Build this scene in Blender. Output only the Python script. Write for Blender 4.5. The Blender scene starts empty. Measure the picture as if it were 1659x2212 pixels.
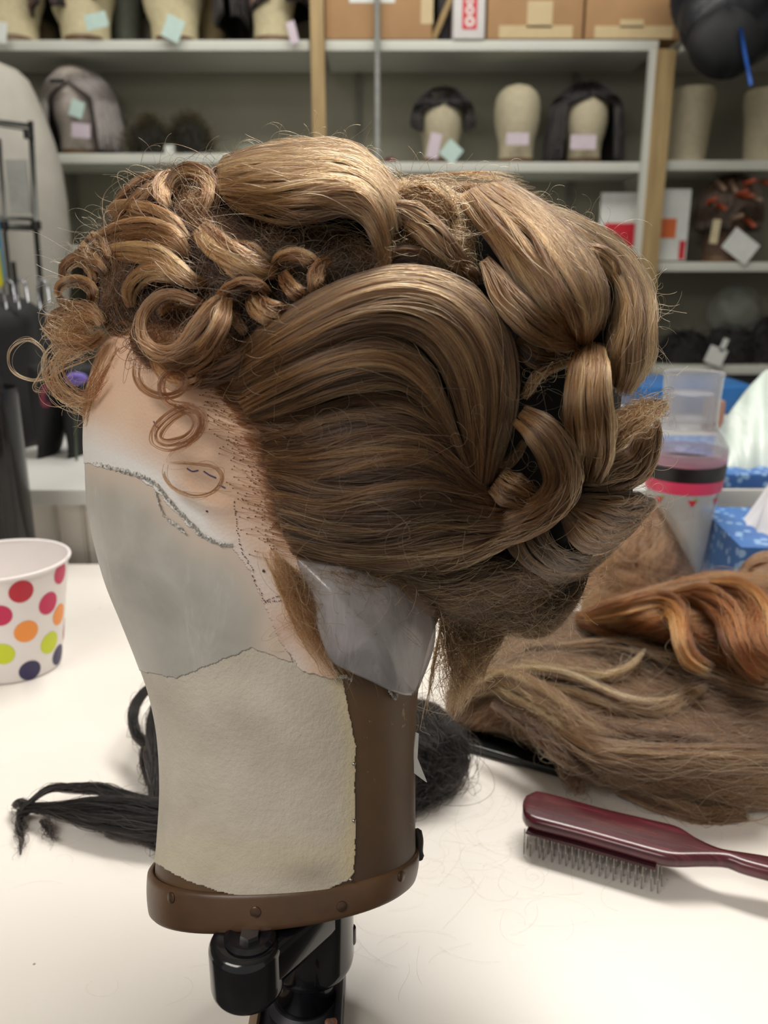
import bpy, bmesh, math, random
import numpy as np
from mathutils import Vector, Matrix
from mathutils.bvhtree import BVHTree
random.seed(7); rng = np.random.default_rng(11)
SC = bpy.context.scene; COL = SC.collection
W, H, F = 1659, 2212, 1850.0
PITCH = math.radians(16); ZC = 0.36
CP, SP = math.cos(PITCH), math.sin(PITCH)
CAM = np.array([0, 0, ZC])

# ---------------------------------------------------------------- geometry helpers
def ray(x, y):
    x = np.asarray(x, float); y = np.asarray(y, float)
    a = x - W/2; b = H/2 - y
    return np.stack([a, F*CP + b*SP, -F*SP + b*CP], -1)
def P(x, y, Y):
    r = ray(x, y); Y = np.asarray(Y, float)
    return CAM + r * (Y / r[..., 1])[..., None]
def PT(x, y, z=0.0):
    r = ray(x, y); z = np.asarray(z, float)
    return CAM + r * ((z - ZC) / r[..., 2])[..., None]
def proj(p):
    d = np.asarray(p) - CAM
    z = d[..., 1]*CP - d[..., 2]*SP
    return W/2 + F*d[..., 0]/z, H/2 - F*(d[..., 1]*SP + d[..., 2]*CP)/z
# the block's axis leans away from the camera
def Dax(x, y):
    r = ray(x, y); T = -r[..., 2]/r[..., 1]
    t = (0.2874 - 0.345*T)/(0.94 + 0.342*T)
    return 0.345 + 0.342*t
def dome(x, y):
    x = np.asarray(x, float); y = np.asarray(y, float)
    v = 1 - ((x-800)/700)**2 - ((y-800)/560)**2
    return 0.085*np.sqrt(np.clip(v, 0, 1))
def PH(x, y, h):
    """point on the pixel ray, h metres nearer than the block axis plane"""
    return P(x, y, Dax(x, y) - np.asarray(h, float))

# ---------------------------------------------------------------- object helpers
def tag(o, label=None, cat=None, group=None, kind=None):
    if label: o['label'] = label
    if cat: o['category'] = cat
    if group: o['group'] = group
    if kind: o['kind'] = kind
    return o
def empty(name, loc=(0, 0, 0)):
    o = bpy.data.objects.new(name, None); o.location = Vector([float(c) for c in loc]); o.empty_display_size = .02
    COL.objects.link(o); return o
def link(name, me, mat=None, parent=None, smooth=True):
    if mat: me.materials.append(mat)
    if smooth:
        me.polygons.foreach_set('use_smooth', [True]*len(me.polygons))
    o = bpy.data.objects.new(name, me); COL.objects.link(o)
    if parent:
        o.parent = parent
        l = Vector((0, 0, 0)); q = parent
        while q: l += q.location; q = q.parent
        o.location = -l
    return o
def mesh(name, verts, faces, mat=None, parent=None, smooth=True):
    me = bpy.data.meshes.new(name)
    me.from_pydata([tuple(map(float, v)) for v in verts], [], [tuple(map(int, f)) for f in faces]); me.update()
    return link(name, me, mat, parent, smooth)
def from_bm(name, bm, mat=None, parent=None, smooth=True, angle=None):
    bmesh.ops.recalc_face_normals(bm, faces=bm.faces)
    me = bpy.data.meshes.new(name); bm.to_mesh(me); bm.free()
    o = link(name, me, mat, parent, smooth)
    if smooth and angle is not None:
        me.set_sharp_from_angle(angle=math.radians(angle))
    return o
def grid_faces(a, b, wrap=False):
    i, j = np.meshgrid(np.arange(a-1), np.arange(b if wrap else b-1), indexing='ij')
    j2 = (j+1) % b
    return np.stack([i*b+j, (i+1)*b+j, (i+1)*b+j2, i*b+j2], -1).reshape(-1, 4)
def bm_box(bm, lo, hi, rot=None, bev=0, center=None):
    lo = np.array(lo, float); hi = np.array(hi, float)
    c = (lo+hi)/2; s = hi-lo
    r = bmesh.ops.create_cube(bm, size=1)
    vs = r['verts']
    bmesh.ops.scale(bm, vec=Vector(s), verts=vs)
    if rot is not None: bmesh.ops.rotate(bm, cent=(0, 0, 0), matrix=rot.to_3x3(), verts=vs)
    bmesh.ops.translate(bm, vec=Vector(c), verts=vs)
    if bev:
        es = list({e for v in vs for e in v.link_edges})
        bmesh.ops.bevel(bm, geom=es, offset=bev, segments=2, affect='EDGES', profile=.6)
def box(name, lo, hi, mat, parent=None, rot=None, bev=0.0):
    bm = bmesh.new(); bm_box(bm, lo, hi, rot, bev)
    return from_bm(name, bm, mat, parent, smooth=bev > 0, angle=40)
def lathe(name, prof, c, mat, parent=None, n=40, sx=1, sy=1, rot=None, close=False):
    """prof: [(r,z)]"""
    vs = []
    for r, z in prof:
        for k in range(n):
            a = 2*math.pi*k/n
            v = Vector((r*math.cos(a)*sx, r*math.sin(a)*sy, z))
            if rot is not None: v = rot @ v
            vs.append(v + Vector([float(q) for q in c]))
    f = [tuple(q) for q in grid_faces(len(prof), n, True)]
    if close:
        f.append(tuple(range(n-1, -1, -1))); f.append(tuple(range((len(prof)-1)*n, len(prof)*n)))
    o = mesh(name, vs, f, mat, parent)
    o.data.set_sharp_from_angle(angle=math.radians(45)); return o
def tube(name, pts, r, mat, parent=None, n=8):
    pts = np.array(pts, float); M = len(pts)
    if np.isscalar(r): r = [r]*M
    T = np.gradient(pts, axis=0); T /= np.linalg.norm(T, axis=1)[:, None]+1e-12
    ref = np.array([0, 0, 1.0]); ref = ref if abs(T[0] @ ref) < .9 else np.array([1.0, 0, 0])
    vs = []
    u = np.cross(T[0], ref); u /= np.linalg.norm(u)
    for i in range(M):
        u = u - T[i]*(u @ T[i]); u /= np.linalg.norm(u)+1e-12; v = np.cross(T[i], u)
        for k in range(n):
            a = 2*math.pi*k/n; vs.append(pts[i] + r[i]*(math.cos(a)*u+math.sin(a)*v))
    f = [tuple(q) for q in grid_faces(M, n, True)]
    f.append(tuple(range(n-1, -1, -1))); f.append(tuple(range((M-1)*n, M*n)))
    return mesh(name, vs, f, mat, parent)
def catmull(pts, M):
    pts = np.asarray(pts, float)
    if len(pts) == 2:
        t = np.linspace(0, 1, M)[:, None]; return pts[0]*(1-t)+pts[1]*t
    d = np.linalg.norm(np.diff(pts[:, :min(3, pts.shape[1])], axis=0), axis=1); s = np.concatenate([[0], np.cumsum(np.sqrt(d+1e-9))]); s /= s[-1]
    p = np.vstack([2*pts[0]-pts[1], pts, 2*pts[-1]-pts[-2]])
    t = np.linspace(0, 1, M*4); k = np.clip(np.searchsorted(s, t, side='right')-1, 0, len(pts)-2)
    w = ((t-s[k])/(s[k+1]-s[k]))[:, None]
    a, b, c, e = p[k], p[k+1], p[k+2], p[k+3]
    q = .5*((2*b)+(-a+c)*w+(2*a-5*b+4*c-e)*w**2+(-a+3*b-3*c+e)*w**3)
    L = np.concatenate([[0], np.cumsum(np.linalg.norm(np.diff(q[:, :min(3, q.shape[1])], axis=0), axis=1))]); L /= L[-1]+1e-12
    tt = np.linspace(0, 1, M)
    return np.stack([np.interp(tt, L, q[:, i]) for i in range(q.shape[1])], -1)

# ---------------------------------------------------------------- materials
def srgb(r, g, b):
    f = lambda c: (c/255/12.92) if c/255 <= .04045 else ((c/255+.055)/1.055)**2.4
    return (f(r), f(g), f(b), 1)
class NT:
    def __init__(s, name):
        s.m = bpy.data.materials.new(name); s.m.use_nodes = True
        s.t = s.m.node_tree; s.t.nodes.clear()
        s.out = s.n('ShaderNodeOutputMaterial')
    def n(s, typ, **kw):
        n = s.t.nodes.new(typ)
        for k, v in kw.items():
            if k.startswith('i_'):
                key = k[2:]; key = int(key) if key.isdigit() else key.replace('_', ' ')
                n.inputs[key].default_value = v
            else: setattr(n, k, v)
        return n
    def l(s, a, b): s.t.links.new(a, b)
    def noise(s, scale, detail=3, rough=.5, vec=None, dist=0):
        n = s.n('ShaderNodeTexNoise'); n.inputs['Scale'].default_value = scale; n.inputs['Detail'].default_value = detail
        n.inputs['Roughness'].default_value = rough; n.inputs['Distortion'].default_value = dist
        s.l(vec if vec is not None else s.obj(), n.inputs['Vector']); return n.outputs['Fac']
    def obj(s):
        if not hasattr(s, '_tc'): s._tc = s.n('ShaderNodeTexCoord')
        return s._tc.outputs['Object']
    def mapv(s, scale, vec=None):
        n = s.n('ShaderNodeMapping'); n.inputs['Scale'].default_value = scale
        s.l(vec if vec is not None else s.obj(), n.inputs['Vector']); return n.outputs['Vector']
    def ramp(s, fac, stops):
        n = s.n('ShaderNodeValToRGB'); e = n.color_ramp.elements
        while len(e) < len(stops): e.new(.5)
        for el, (p, c) in zip(e, stops): el.position = p; el.color = c if len(c) == 4 else (*c, 1)
        s.l(fac, n.inputs['Fac']); return n.outputs['Color']
    def mix(s, fac, a, b, mode='MIX'):
        n = s.n('ShaderNodeMix', data_type='RGBA', blend_type=mode)
        for v, k in ((fac, 0), (a, 6), (b, 7)):
            if isinstance(v, (int, float, tuple)): n.inputs[k].default_value = v
            else: s.l(v, n.inputs[k])
        return n.outputs[2]
    def attr(s, name, out='Fac'):
        n = s.n('ShaderNodeAttribute'); n.attribute_name = name; return n.outputs[out]
    def math(s, op, a, b=0.0):
        n = s.n('ShaderNodeMath', operation=op)
        for v, k in ((a, 0), (b, 1)):
            if isinstance(v, (int, float)): n.inputs[k].default_value = v
            else: s.l(v, n.inputs[k])
        return n.outputs[0]
    def bsdf(s, color, rough=.5, bump=None, bstr=.3, bdist=.001, **kw):
        b = s.n('ShaderNodeBsdfPrincipled')
        if isinstance(color, tuple): b.inputs['Base Color'].default_value = color
        else: s.l(color, b.inputs['Base Color'])
        if isinstance(rough, (int, float)): b.inputs['Roughness'].default_value = rough
        else: s.l(rough, b.inputs['Roughness'])
        for k, v in kw.items():
            k = k.replace('_', ' ')
            if isinstance(v, (int, float, tuple)): b.inputs[k].default_value = v
            else: s.l(v, b.inputs[k])
        if bump is not None:
            bn = s.n('ShaderNodeBump'); bn.inputs['Strength'].default_value = bstr; bn.inputs['Distance'].default_value = bdist
            s.l(bump, bn.inputs['Height']); s.l(bn.outputs[0], b.inputs['Normal'])
        s.l(b.outputs[0], s.out.inputs['Surface']); return b
def simple(name, c, rough=.5, var=.12, nscale=30, bstr=.1, bdist=.001, **kw):
    t = NT(name); f = t.noise(nscale, 4)
    d = tuple(max(0, v*(1-var)) for v in c[:3])+(1,); e = tuple(min(1, v*(1+var)) for v in c[:3])+(1,)
    t.bsdf(t.ramp(f, [(.3, d), (.7, e)]), rough, bump=f, bstr=bstr, bdist=bdist, **kw); return t.m
def hair_mat(name, stops, rough=.32, radial=.4, coat=0.0):
    t = NT(name)
    tone = t.attr('tone'); col = t.ramp(tone, stops)
    h = t.n('ShaderNodeBsdfHairPrincipled'); h.parametrization = 'COLOR'
    try: h.model = 'CHIANG'
    except Exception: pass
    t.l(col, h.inputs['Color'])
    h.inputs['Roughness'].default_value = rough; h.inputs['Radial Roughness'].default_value = radial
    h.inputs['IOR'].default_value = 1.55
    t.l(h.outputs[0], t.out.inputs['Surface']); return t.m

HB = [(0, srgb(22, 13, 7)), (.35, srgb(66, 42, 24)), (.7, srgb(118, 83, 49)), (1, srgb(192, 148, 94))]
M_HAIR = hair_mat('brown_hair', HB)
HRED = [(0, srgb(30, 17, 9)), (.35, srgb(84, 52, 31)), (.7, srgb(136, 92, 57)), (1, srgb(196, 148, 98))]
M_HAIRR = hair_mat('reddish_hair', HRED)
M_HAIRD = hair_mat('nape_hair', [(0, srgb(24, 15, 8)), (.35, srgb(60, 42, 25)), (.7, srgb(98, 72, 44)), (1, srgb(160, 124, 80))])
def body_mat(name, dark, light):
    t = NT(name); a = t.attr('uu'); 
    c = t.n('ShaderNodeCombineXYZ'); t.l(a, c.inputs[0]); t.l(t.math('MULTIPLY', t.attr('tt'), .02), c.inputs[1])
    f = t.noise(60, 4, .7, vec=c.outputs[0])
    t.bsdf(t.ramp(f, [(.3, dark), (.75, light)]), .55, bump=f, bstr=.5, bdist=.001); return t.m
M_BODY = body_mat('brown_hair_body', srgb(20, 12, 6), srgb(56, 37, 21))
M_BODYR = body_mat('reddish_hair_body', srgb(24, 13, 7), srgb(64, 38, 22))
M_CAP = simple('dark_hair_base', srgb(16, 10, 6), .8, .4, 200)

# ---------------------------------------------------------------- hair
def curves_obj(name, pos, rad, tone, mat, parent=None):
    n, M, _ = pos.shape
    hc = bpy.data.hair_curves.new(name); hc.add_curves([M]*n)
    hc.points.foreach_set('position', pos.astype(np.float32).ravel())
    a = hc.attributes.get('radius') or hc.attributes.new('radius', 'FLOAT', 'POINT')
    a.data.foreach_set('value', rad.astype(np.float32).ravel())
    a = hc.attributes.new('tone', 'FLOAT', 'CURVE'); a.data.foreach_set('value', np.clip(tone, 0, 1).astype(np.float32))
    hc.materials.append(mat)
    o = bpy.data.objects.new(name, hc); COL.objects.link(o)
    if parent:
        o.parent = parent; l = Vector((0, 0, 0)); q = parent
        while q: l += q.location; q = q.parent
        o.location = -l
    return o
def wob(n, M, lo=.5, hi=2.5, k=3):
    t = np.linspace(0, 1, M)[None, :]; r = np.zeros((n, M))
    for _ in range(k):
        fr = rng.uniform(lo, hi, (n, 1)); ph = rng.uniform(0, 6.283, (n, 1)); r += np.sin(fr*6.283*t+ph)/k**.5
    return r
def toN(p):
    v = CAM - p; return v/np.linalg.norm(v, axis=-1, keepdims=True)
def sheet3(name, G3, n, parent, mat=None, bmat=None, thick=.005, bulge=.004, clumps=14, clump=.6, frizz=.0006, tone=.5,
           tvar=.22, rad=.00009, fly=.04, M=22, body=True, start=.08, end=.12, up=None, strandname='hair_strands', udrift=.05, bodyoff=None, inset=0.04):
    """G3: list of guide polylines (3D).  Builds a soft body mesh with a layer of real strands over it."""
    mat = mat or M_HAIR; bmat = bmat or M_BODY
    G = np.stack([catmull(g, M) for g in G3])                     # G,M,3
    GU = 21
    D = np.stack([catmull(G[:, m], GU) for m in range(M)], 1) if len(G) > 1 else None   # GU,M,3
    tt = np.linspace(0, 1, M)
    def ev(u, tq=None):
        """u: n,M in 0..1 ; tq: n,M param along"""
        x = np.clip(u, 0, 1)*(GU-1); i = np.clip(x.astype(int), 0, GU-2); w = (x-i)[..., None]
        if tq is None: tq = np.broadcast_to(tt[None], u.shape)
        y = np.clip(tq, 0, 1)*(M-1); j = np.clip(y.astype(int), 0, M-2); v = (y-j)[..., None]
        return (D[i, j]*(1-w)+D[i+1, j]*w)*(1-v)+(D[i, j+1]*(1-w)+D[i+1, j+1]*w)*v
    upv = None if up is None else np.array(up, float)
    def nor(p): return toN(p) if upv is None else np.broadcast_to(upv, p.shape)
    def prof(u): return np.sqrt(np.clip(1-(2*u-1)**2, 0, 1))
    obj = None
    if body:
        NU = 15; u = np.broadcast_to(np.linspace(inset, 1-inset, NU)[None, :], (M, NU))
        tq = np.broadcast_to(np.linspace(.03, .97, M)[:, None], (M, NU))
        p = ev(u, tq); N = nor(p); off = (thick*.7 if bodyoff is None else bodyoff)
        front = p + N*(bulge*prof(u)-off)[..., None]
        back = p - N*(off+.0015+bulge*.5*prof(u))[..., None]
        ring = np.concatenate([front, back[:, ::-1]], 1)           # M, 2NU
        fs = grid_faces(M, 2*NU, True).tolist()
        fs.append(list(range(2*NU-1, -1, -1))); fs.append(list(range((M-1)*2*NU, M*2*NU)))
        obj = mesh(name, ring.reshape(-1, 3), fs, bmat, parent)
        for nm, arr in (('uu', np.concatenate([u, u[:, ::-1]], 1)), ('tt', np.concatenate([tq, tq], 1))):
            a = obj.data.attributes.new(nm, 'FLOAT', 'POINT'); a.data.foreach_set('value', arr.astype(np.float32).ravel())
    u0 = rng.uniform(0, 1, n); cl = rng.integers(0, clumps, n); cc = (np.arange(clumps)+rng.uniform(.2, .8, clumps))/clumps
    cl = np.clip((u0*clumps).astype(int), 0, clumps-1)
    cw = wob(clumps, M, .3, 1.5)*udrift*.6
    ctone = rng.normal(0, 1, clumps); cheight = wob(clumps, M, .4, 1.6)*.25
    dl = rng.uniform(0, 1, n)**1.3
    w = clump*np.clip(.45+.3*wob(n, M, .3, 1), 0, 1)
    u = u0[:, None]*(1-w)+cc[cl][:, None]*w + cw[cl] + wob(n, M, .3, 2)*udrift*.35
    u = np.clip(u, 0.002, .998)
    t0 = rng.uniform(0, start, n)[:, None]; t1 = 1-rng.uniform(0, end, n)[:, None]
    tq = t0+(t1-t0)*tt[None]
    p = ev(u, tq); N = nor(p)
    h = bulge*prof(u)+cheight[cl]*thick*.6 - dl[:, None]*thick*.8 + rng.normal(0, thick*.06, (n, 1))
    p = p + N*h[..., None]
    fz = frizz*.28*np.exp(rng.normal(0, .5, n))
    isfly = rng.random(n) < fly*.7
    fz = np.where(isfly, fz*3+frizz*rng.uniform(.4, 2.2, n), fz)
    for ax in range(3): p[..., ax] += wob(n, M, .6, 3.0)*fz[:, None]*np.clip(.3+tt*1.1, 0, 1)[None]
    p = p + N*(isfly*rng.uniform(0, .004, n))[:, None, None]
    tn = tone + ctone[cl]*tvar*.45 + rng.normal(0, tvar*.6, n) - dl*.15 + isfly*.12
    r = rad*rng.uniform(.7, 1.3, (n, 1))*np.clip(1.05-tt[None]**10, .25, 1)
    curves_obj(strandname, p, r, tn, mat, obj if obj is not None else parent)
    return obj
def topt(q, lift=0.0):
    """(x,y,e) on the wig dome; (x,y,'s') on the block's surface"""
    x, y = q[0], q[1]; e = q[2] if len(q) > 2 else 0
    if e == 's' or (isinstance(e, tuple)):
        ex = 0 if e == 's' else e[1]
        s = surf(x, y)
        if s is not None: return s + toN(s)*(.0006+ex)
        e = -.004
    return PH(x, y, dome(x, y)+e+lift)
def sheet(name, guides, n, parent, lift=0.0, **kw):
    return sheet3(name, [[topt(q, lift) for q in g] for g in guides], n, parent, **kw)
def lock(name, pts, w, n, parent, lift=0.0, roll=0.0, to3=None, **kw):
    """a ribbon-shaped lock: centre line in (x,y,e), width in px (scalar or list)"""
    pts = [tuple(p)+((0,) if len(p) == 2 else ()) for p in pts]
    c = catmull(np.array(pts, float), 30)
    ww = np.interp(np.linspace(0, 1, 30), np.linspace(0, 1, len(w)), w) if hasattr(w, '__len__') else np.full(30, float(w))
    p3 = np.array([topt(tuple(q), lift) for q in c]) if to3 is None else np.array([to3(*q) for q in c])
    T = np.gradient(p3, axis=0); T /= np.linalg.norm(T, axis=1)[:, None]+1e-9
    N = toN(p3); B = np.cross(T, N); B /= np.linalg.norm(B, axis=1)[:, None]+1e-9
    N2 = np.cross(B, T)
    rr = np.radians(np.interp(np.linspace(0, 1, 30), np.linspace(0, 1, len(roll)), roll)) if hasattr(roll, '__len__') else np.full(30, math.radians(roll))
    Bd = B*np.cos(rr)[:, None]+N2*np.sin(rr)[:, None]
    sc = np.linalg.norm(p3-CAM, axis=1)/F
    hw = (ww*sc/2)[:, None]
    kw.setdefault('bulge', float(np.mean(ww*sc))*.28)
    kw.setdefault('thick', .0035)
    kw.setdefault('clumps', max(3, int(np.mean(ww)/8)))
    return sheet3(name, [p3-Bd*hw, p3, p3+Bd*hw], n, parent, **kw)

# ---------------------------------------------------------------- CAMERA, WORLD
cd = bpy.data.cameras.new('camera'); cam = bpy.data.objects.new('camera', cd); COL.objects.link(cam)
cam.location = (0, 0, ZC); cam.rotation_euler = (math.radians(90)-PITCH, 0, 0)
cd.sensor_fit = 'VERTICAL'; cd.sensor_height = 36; cd.sensor_width = 27; cd.lens = 36*F/H
cd.clip_start = .01; cd.clip_end = 50
cd.dof.use_dof = True; cd.dof.focus_distance = .385; cd.dof.aperture_fstop = 11
SC.camera = cam
SC.view_settings.view_transform = 'Standard'; SC.view_settings.look = 'None'
SC.view_settings.exposure = 0.08
wd = bpy.data.worlds.new('world'); SC.world = wd; wd.use_nodes = True
wd.node_tree.nodes['Background'].inputs[0].default_value = (.86, .82, .76, 1); wd.node_tree.nodes['Background'].inputs[1].default_value = .40
def area(name, loc, tgt, sx, sy, power, col=(1, 1, 1)):
    l = bpy.data.lights.new(name, 'AREA'); l.shape = 'RECTANGLE'; l.size = sx; l.size_y = sy; l.energy = power; l.color = col
    o = bpy.data.objects.new(name, l); COL.objects.link(o); o.location = loc
    o.rotation_euler = (Vector(tgt)-Vector(loc)).to_track_quat('-Z', 'Y').to_euler(); return o
area('ceiling_light_bench', (.35, 1.05, 1.80), (.05, .55, 0), 1.3, .35, 34, (1, .955, .89))
area('front_fill_light', (-.9, -.6, 1.5), (-.1, .4, .1), 1.2, .6, 17, (1, .94, .87))  # added warm front fill to brighten the block, not a ceiling fitting
area('ceiling_light_shelves', (0, 2.3, 1.85), (0, 3.4, .5), 2.6, .3, 20, (1, .98, .90))

# ---------------------------------------------------------------- SETTING
t = NT('laminate'); a = t.noise(3, 4); sp = t.n('ShaderNodeTexVoronoi'); sp.inputs['Scale'].default_value = 38; t.l(t.obj(), sp.inputs['Vector'])
gate = t.noise(14, 2); 
c = t.ramp(a, [(.3, srgb(232, 226, 218)), (.7, srgb(242, 238, 232))])
spd = t.math('LESS_THAN', sp.outputs['Distance'], .035); spg = t.math('GREATER_THAN', gate, .56)
c = t.mix(t.math('MULTIPLY', t.math('MULTIPLY', spd, spg), .75), c, srgb(120, 108, 98))
scr = t.noise(6, 5, .7, vec=t.mapv((3, 40, 1))); 
c = t.mix(t.ramp(scr, [(.66, (0, 0, 0)), (.74, (.35, .35, .35))]), c, srgb(196, 188, 178))
t.bsdf(c, .32, bump=scr, bstr=.04, bdist=.0005); M_TABLE = t.m
tb = empty('workbench', (.2, .67, 0)); tag(tb, 'long white laminate workbench holding the wig block, cup, brush and hairpieces', 'table')
box('tabletop', (-1.6, .325, -.035), (1.9, 1.02, 0), M_TABLE, tb, bev=.003)
M_LEG = simple('table_leg_steel', srgb(120, 120, 118), .4, Metallic=.6)
for x in (-1.5, 1.8):
    for y in (.40, .95): box('leg', (x-.025, y-.025, -.75), (x+.025, y+.025, -.035), M_LEG, tb)
M_WALL = simple('wall_paint', srgb(150, 147, 132), .8, .04, 4)
M_FLOOR = simple('floor_vinyl', srgb(98, 94, 88), .5, .1, 6)
M_CEIL = simple('ceiling_paint', srgb(225, 222, 214), .8, .03, 4)
def struct(o): o['kind'] = 'structure'; return o
struct(box('floor', (-3.2, -1.5, -.80), (3.2, 3.76, -.75), M_FLOOR))
struct(box('wall_back', (-3.2, 3.66, -.75), (3.2, 3.76, 2.0), M_WALL))
struct(box('wall_left', (-3.3, -1.5, -.75), (-3.2, 3.76, 2.0), M_WALL))
struct(box('wall_right', (3.2, -1.5, -.75), (3.3, 3.76, 2.0), M_WALL))
struct(box('ceiling', (-3.3, -1.5, 2.0), (3.3, 3.76, 2.05), M_CEIL))
# raised counter behind the bench
M_LAM = simple('pale_laminate', srgb(206, 201, 192), .45, .04, 5)
ct = empty('back_counter', (0, 1.4, .10)); tag(ct, 'pale raised counter with white front panel behind the workbench', 'counter')
box('countertop', (-1.8, 1.035, .072), (1.9, 1.95, .092), simple('counter_top', srgb(196, 196, 192), .4, .04, 5), ct, bev=.002)
box('front_panel', (-1.8, 1.05, -.75), (1.9, 1.07, .072), M_LAM, ct)
for xx in (-.42, -.385, .1, .6): box('seam_strip', (xx, 1.045, -.03), (xx+.004, 1.05, .072), simple('seam_grey', srgb(176, 170, 160), .6), ct)

# ---------------------------------------------------------------- SHELVING
M_SHELF = simple('shelf_white', srgb(205, 206, 198), .5, .03, 5)
M_WOOD = NT('pale_pine'); f = M_WOOD.noise(6, 4, .6, vec=M_WOOD.mapv((9, 9, .6))); M_WOOD.bsdf(M_WOOD.ramp(f, [(.3, srgb(150, 124, 84)), (.7, srgb(186, 160, 114))]), .6); M_WOOD = M_WOOD.m
YS = 3.3
def shelf(x0, x1, y, label, lift=0, depth=.355):
    a = P(x0, y, YS); b = P(x1, y, YS)
    o = box('shelf', (a[0], YS, a[2]-.034), (b[0], YS+depth, a[2]), M_SHELF, bev=.003)
    tag(o, label, 'shelf', 'white wall shelves'); return a[2]
zL1 = shelf(-700, 668, 86, 'uppermost white shelf at left carrying row of styled heads')
zL2 = shelf(-700, 668, 331, 'white shelf at left under the grey long-haired wig')
zL3 = shelf(-700, 668, 529, 'lower white shelf at left just above the front curls')
zM1 = shelf(702, 1424, 86, 'high white shelf carrying the brown cardboard boxes')
zM2 = shelf(702, 1402, 350, 'middle white shelf carrying three wig heads')
zM3 = shelf(702, 1385, 563, 'lower middle white shelf mostly hidden behind the wig')
zR1 = shelf(1476, 2300, 86, 'high white shelf at far right behind hanging black bag')
zR2 = shelf(1440, 2300, 346, 'white shelf right of wooden post under two bare heads')
zR3 = shelf(1412, 2300, 566, 'white shelf right of wooden post under the netted wig')
zR4 = shelf(700, 2300, 790, 'lowest white shelf at right holding dark wigs')
def post(x, y, wpx, label, pale=False, top=1.999):
    a = P(x, y, YS-.03); w = wpx*3.3/F
    o = empty('wooden_post', (a[0], YS-.03, -.75)); tag(o, label, 'post')
    box('timber', (a[0]-w/2, YS-.035, -.75), (a[0]+w/2, YS-.002, top), M_WOOD, o)
    if pale: box('painted_edge', (a[0]-w/2-.022, YS-.03, -.75), (a[0]-w/2, YS-.002, top), M_SHELF, o)
    return a[0]
post(685, 50, 26, 'pale timber post dividing the shelves above the wig')
XP = post(1437, 140, 36, 'pale timber post with white painted edge at right', True, zM1-.036)
pp = P(815, 100, YS-.03)
tag(tube('metal_pole', [(pp[0], YS-.03, -.749), (pp[0], YS-.03, 1.995)], .010, simple('pole_metal', srgb(180, 182, 180), .3, Metallic=.3), n=16), 'slim light grey metal pole standing in front of the middle shelves', 'pole')
M_RAIL = simple('rail_grey', srgb(112, 110, 100), .6)
for x, lab in ((775, 'thin grey shelf rail right of the left wooden post'), (145, 'thin grey shelf rail behind the wire rack at left'), (1240, 'thin grey shelf rail behind long dark wig')):
    q = P(x, 250, 3.65); o = box('shelf_rail', (q[0]-.012, 3.645, -.75), (q[0]+.012, 3.66, 1.9), M_RAIL); tag(o, lab, 'rail')

# heads on the shelves -------------------------------------------------
def canvas_mat(name, c): return simple(name, c, .75, .1, 60, .2)
M_CANVAS_BG = canvas_mat('bg_canvas', srgb(186, 176, 150)); M_CANVAS_W = canvas_mat('bg_canvas_pale', srgb(208, 196, 160)); M_BGLEATHER = simple('bg_leather', srgb(110, 82, 56), .5)
HPROF = [(0, .74, .70), (.04, .76, .72), (.18, .74, .74), (.3, .78, .82), (.42, .9, .95), (.55, .98, 1.0), (.7, 1, 1), (.82, .94, .95), (.9, .8, .82), (.96, .55, .58), (1, .12, .12)]
def head_block(px, ybase_z, hpx, wpx, label, Y=3.42, mat=None, tags=(), face=False, yaw=0, taper=1.0, prof=None, lean=0, cat='wig form'):
    """px = centre x pixel ; ybase_z = world z of the base"""
    a = P(px, 300, Y); s = (Y*CP)/F*1.03; hh = hpx*s; hw = wpx*s/2
    o = empty('canvas_wig_form', (a[0], Y, ybase_z)); tag(o, label, cat)
    n = 28; vs = []; pr = prof or HPROF
    for (t_, w_, d_) in pr:
        for k in range(n):
            an = 2*math.pi*k/n; x = hw*w_*math.cos(an); y = hw*1.15*d_*math.sin(an)
            if face and y < 0:
                nose = math.exp(-((t_-.52)/.07)**2)*math.exp(-(math.cos(an)/.25)**2)*.022
                brow = math.exp(-((t_-.62)/.05)**2)*.006; chin = math.exp(-((t_-.33)/.05)**2)*math.exp(-(math.cos(an)/.4)**2)*.014
                y -= nose+brow+chin
            v = Vector((x, y, hh*t_)); v.rotate(Matrix.Rotation(math.radians(yaw), 3, 'Z'))
            vs.append((a[0]+v.x, Y+v.y, ybase_z+.001+v.z))
    f = grid_faces(len(pr), n, True).tolist(); f.append(list(range(n-1, -1, -1))); f.append(list(range((len(pr)-1)*n, len(pr)*n)))
    mesh('head_form', vs, f, mat or M_CANVAS_BG, o)
    lathe('base_band', [(hw*.775, 0), (hw*.78, .003), (hw*.78, .018), (hw*.77, .02)], (a[0], Y, ybase_z+.001), M_BGLEATHER, o, n=24, sy=1.12)
    for (tx, ty, tw, th, ang, tm) in tags:
        q = P(tx, ty, Y-hw*1.25-.012)
        bm = bmesh.new(); bm_box(bm, (-tw*s/2, -.0008, -th*s/2), (tw*s/2, .0008, th*s/2), None)
        bmesh.ops.rotate(bm, cent=(0, 0, 0), matrix=Matrix.Rotation(math.radians(ang), 3, 'Y'), verts=bm.verts)
        bmesh.ops.translate(bm, vec=Vector(q), verts=bm.verts); from_bm('paper_tag', bm, tm, o, False)
    return o, a[0], hh, hw
M_TAGW = simple('tag_white', srgb(225, 228, 225), .6, .05); M_TAGB = simple('tag_pale_blue', srgb(190, 214, 208), .6, .05); M_TAGP = simple('tag_lilac', srgb(206, 192, 204), .6, .05)
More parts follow.
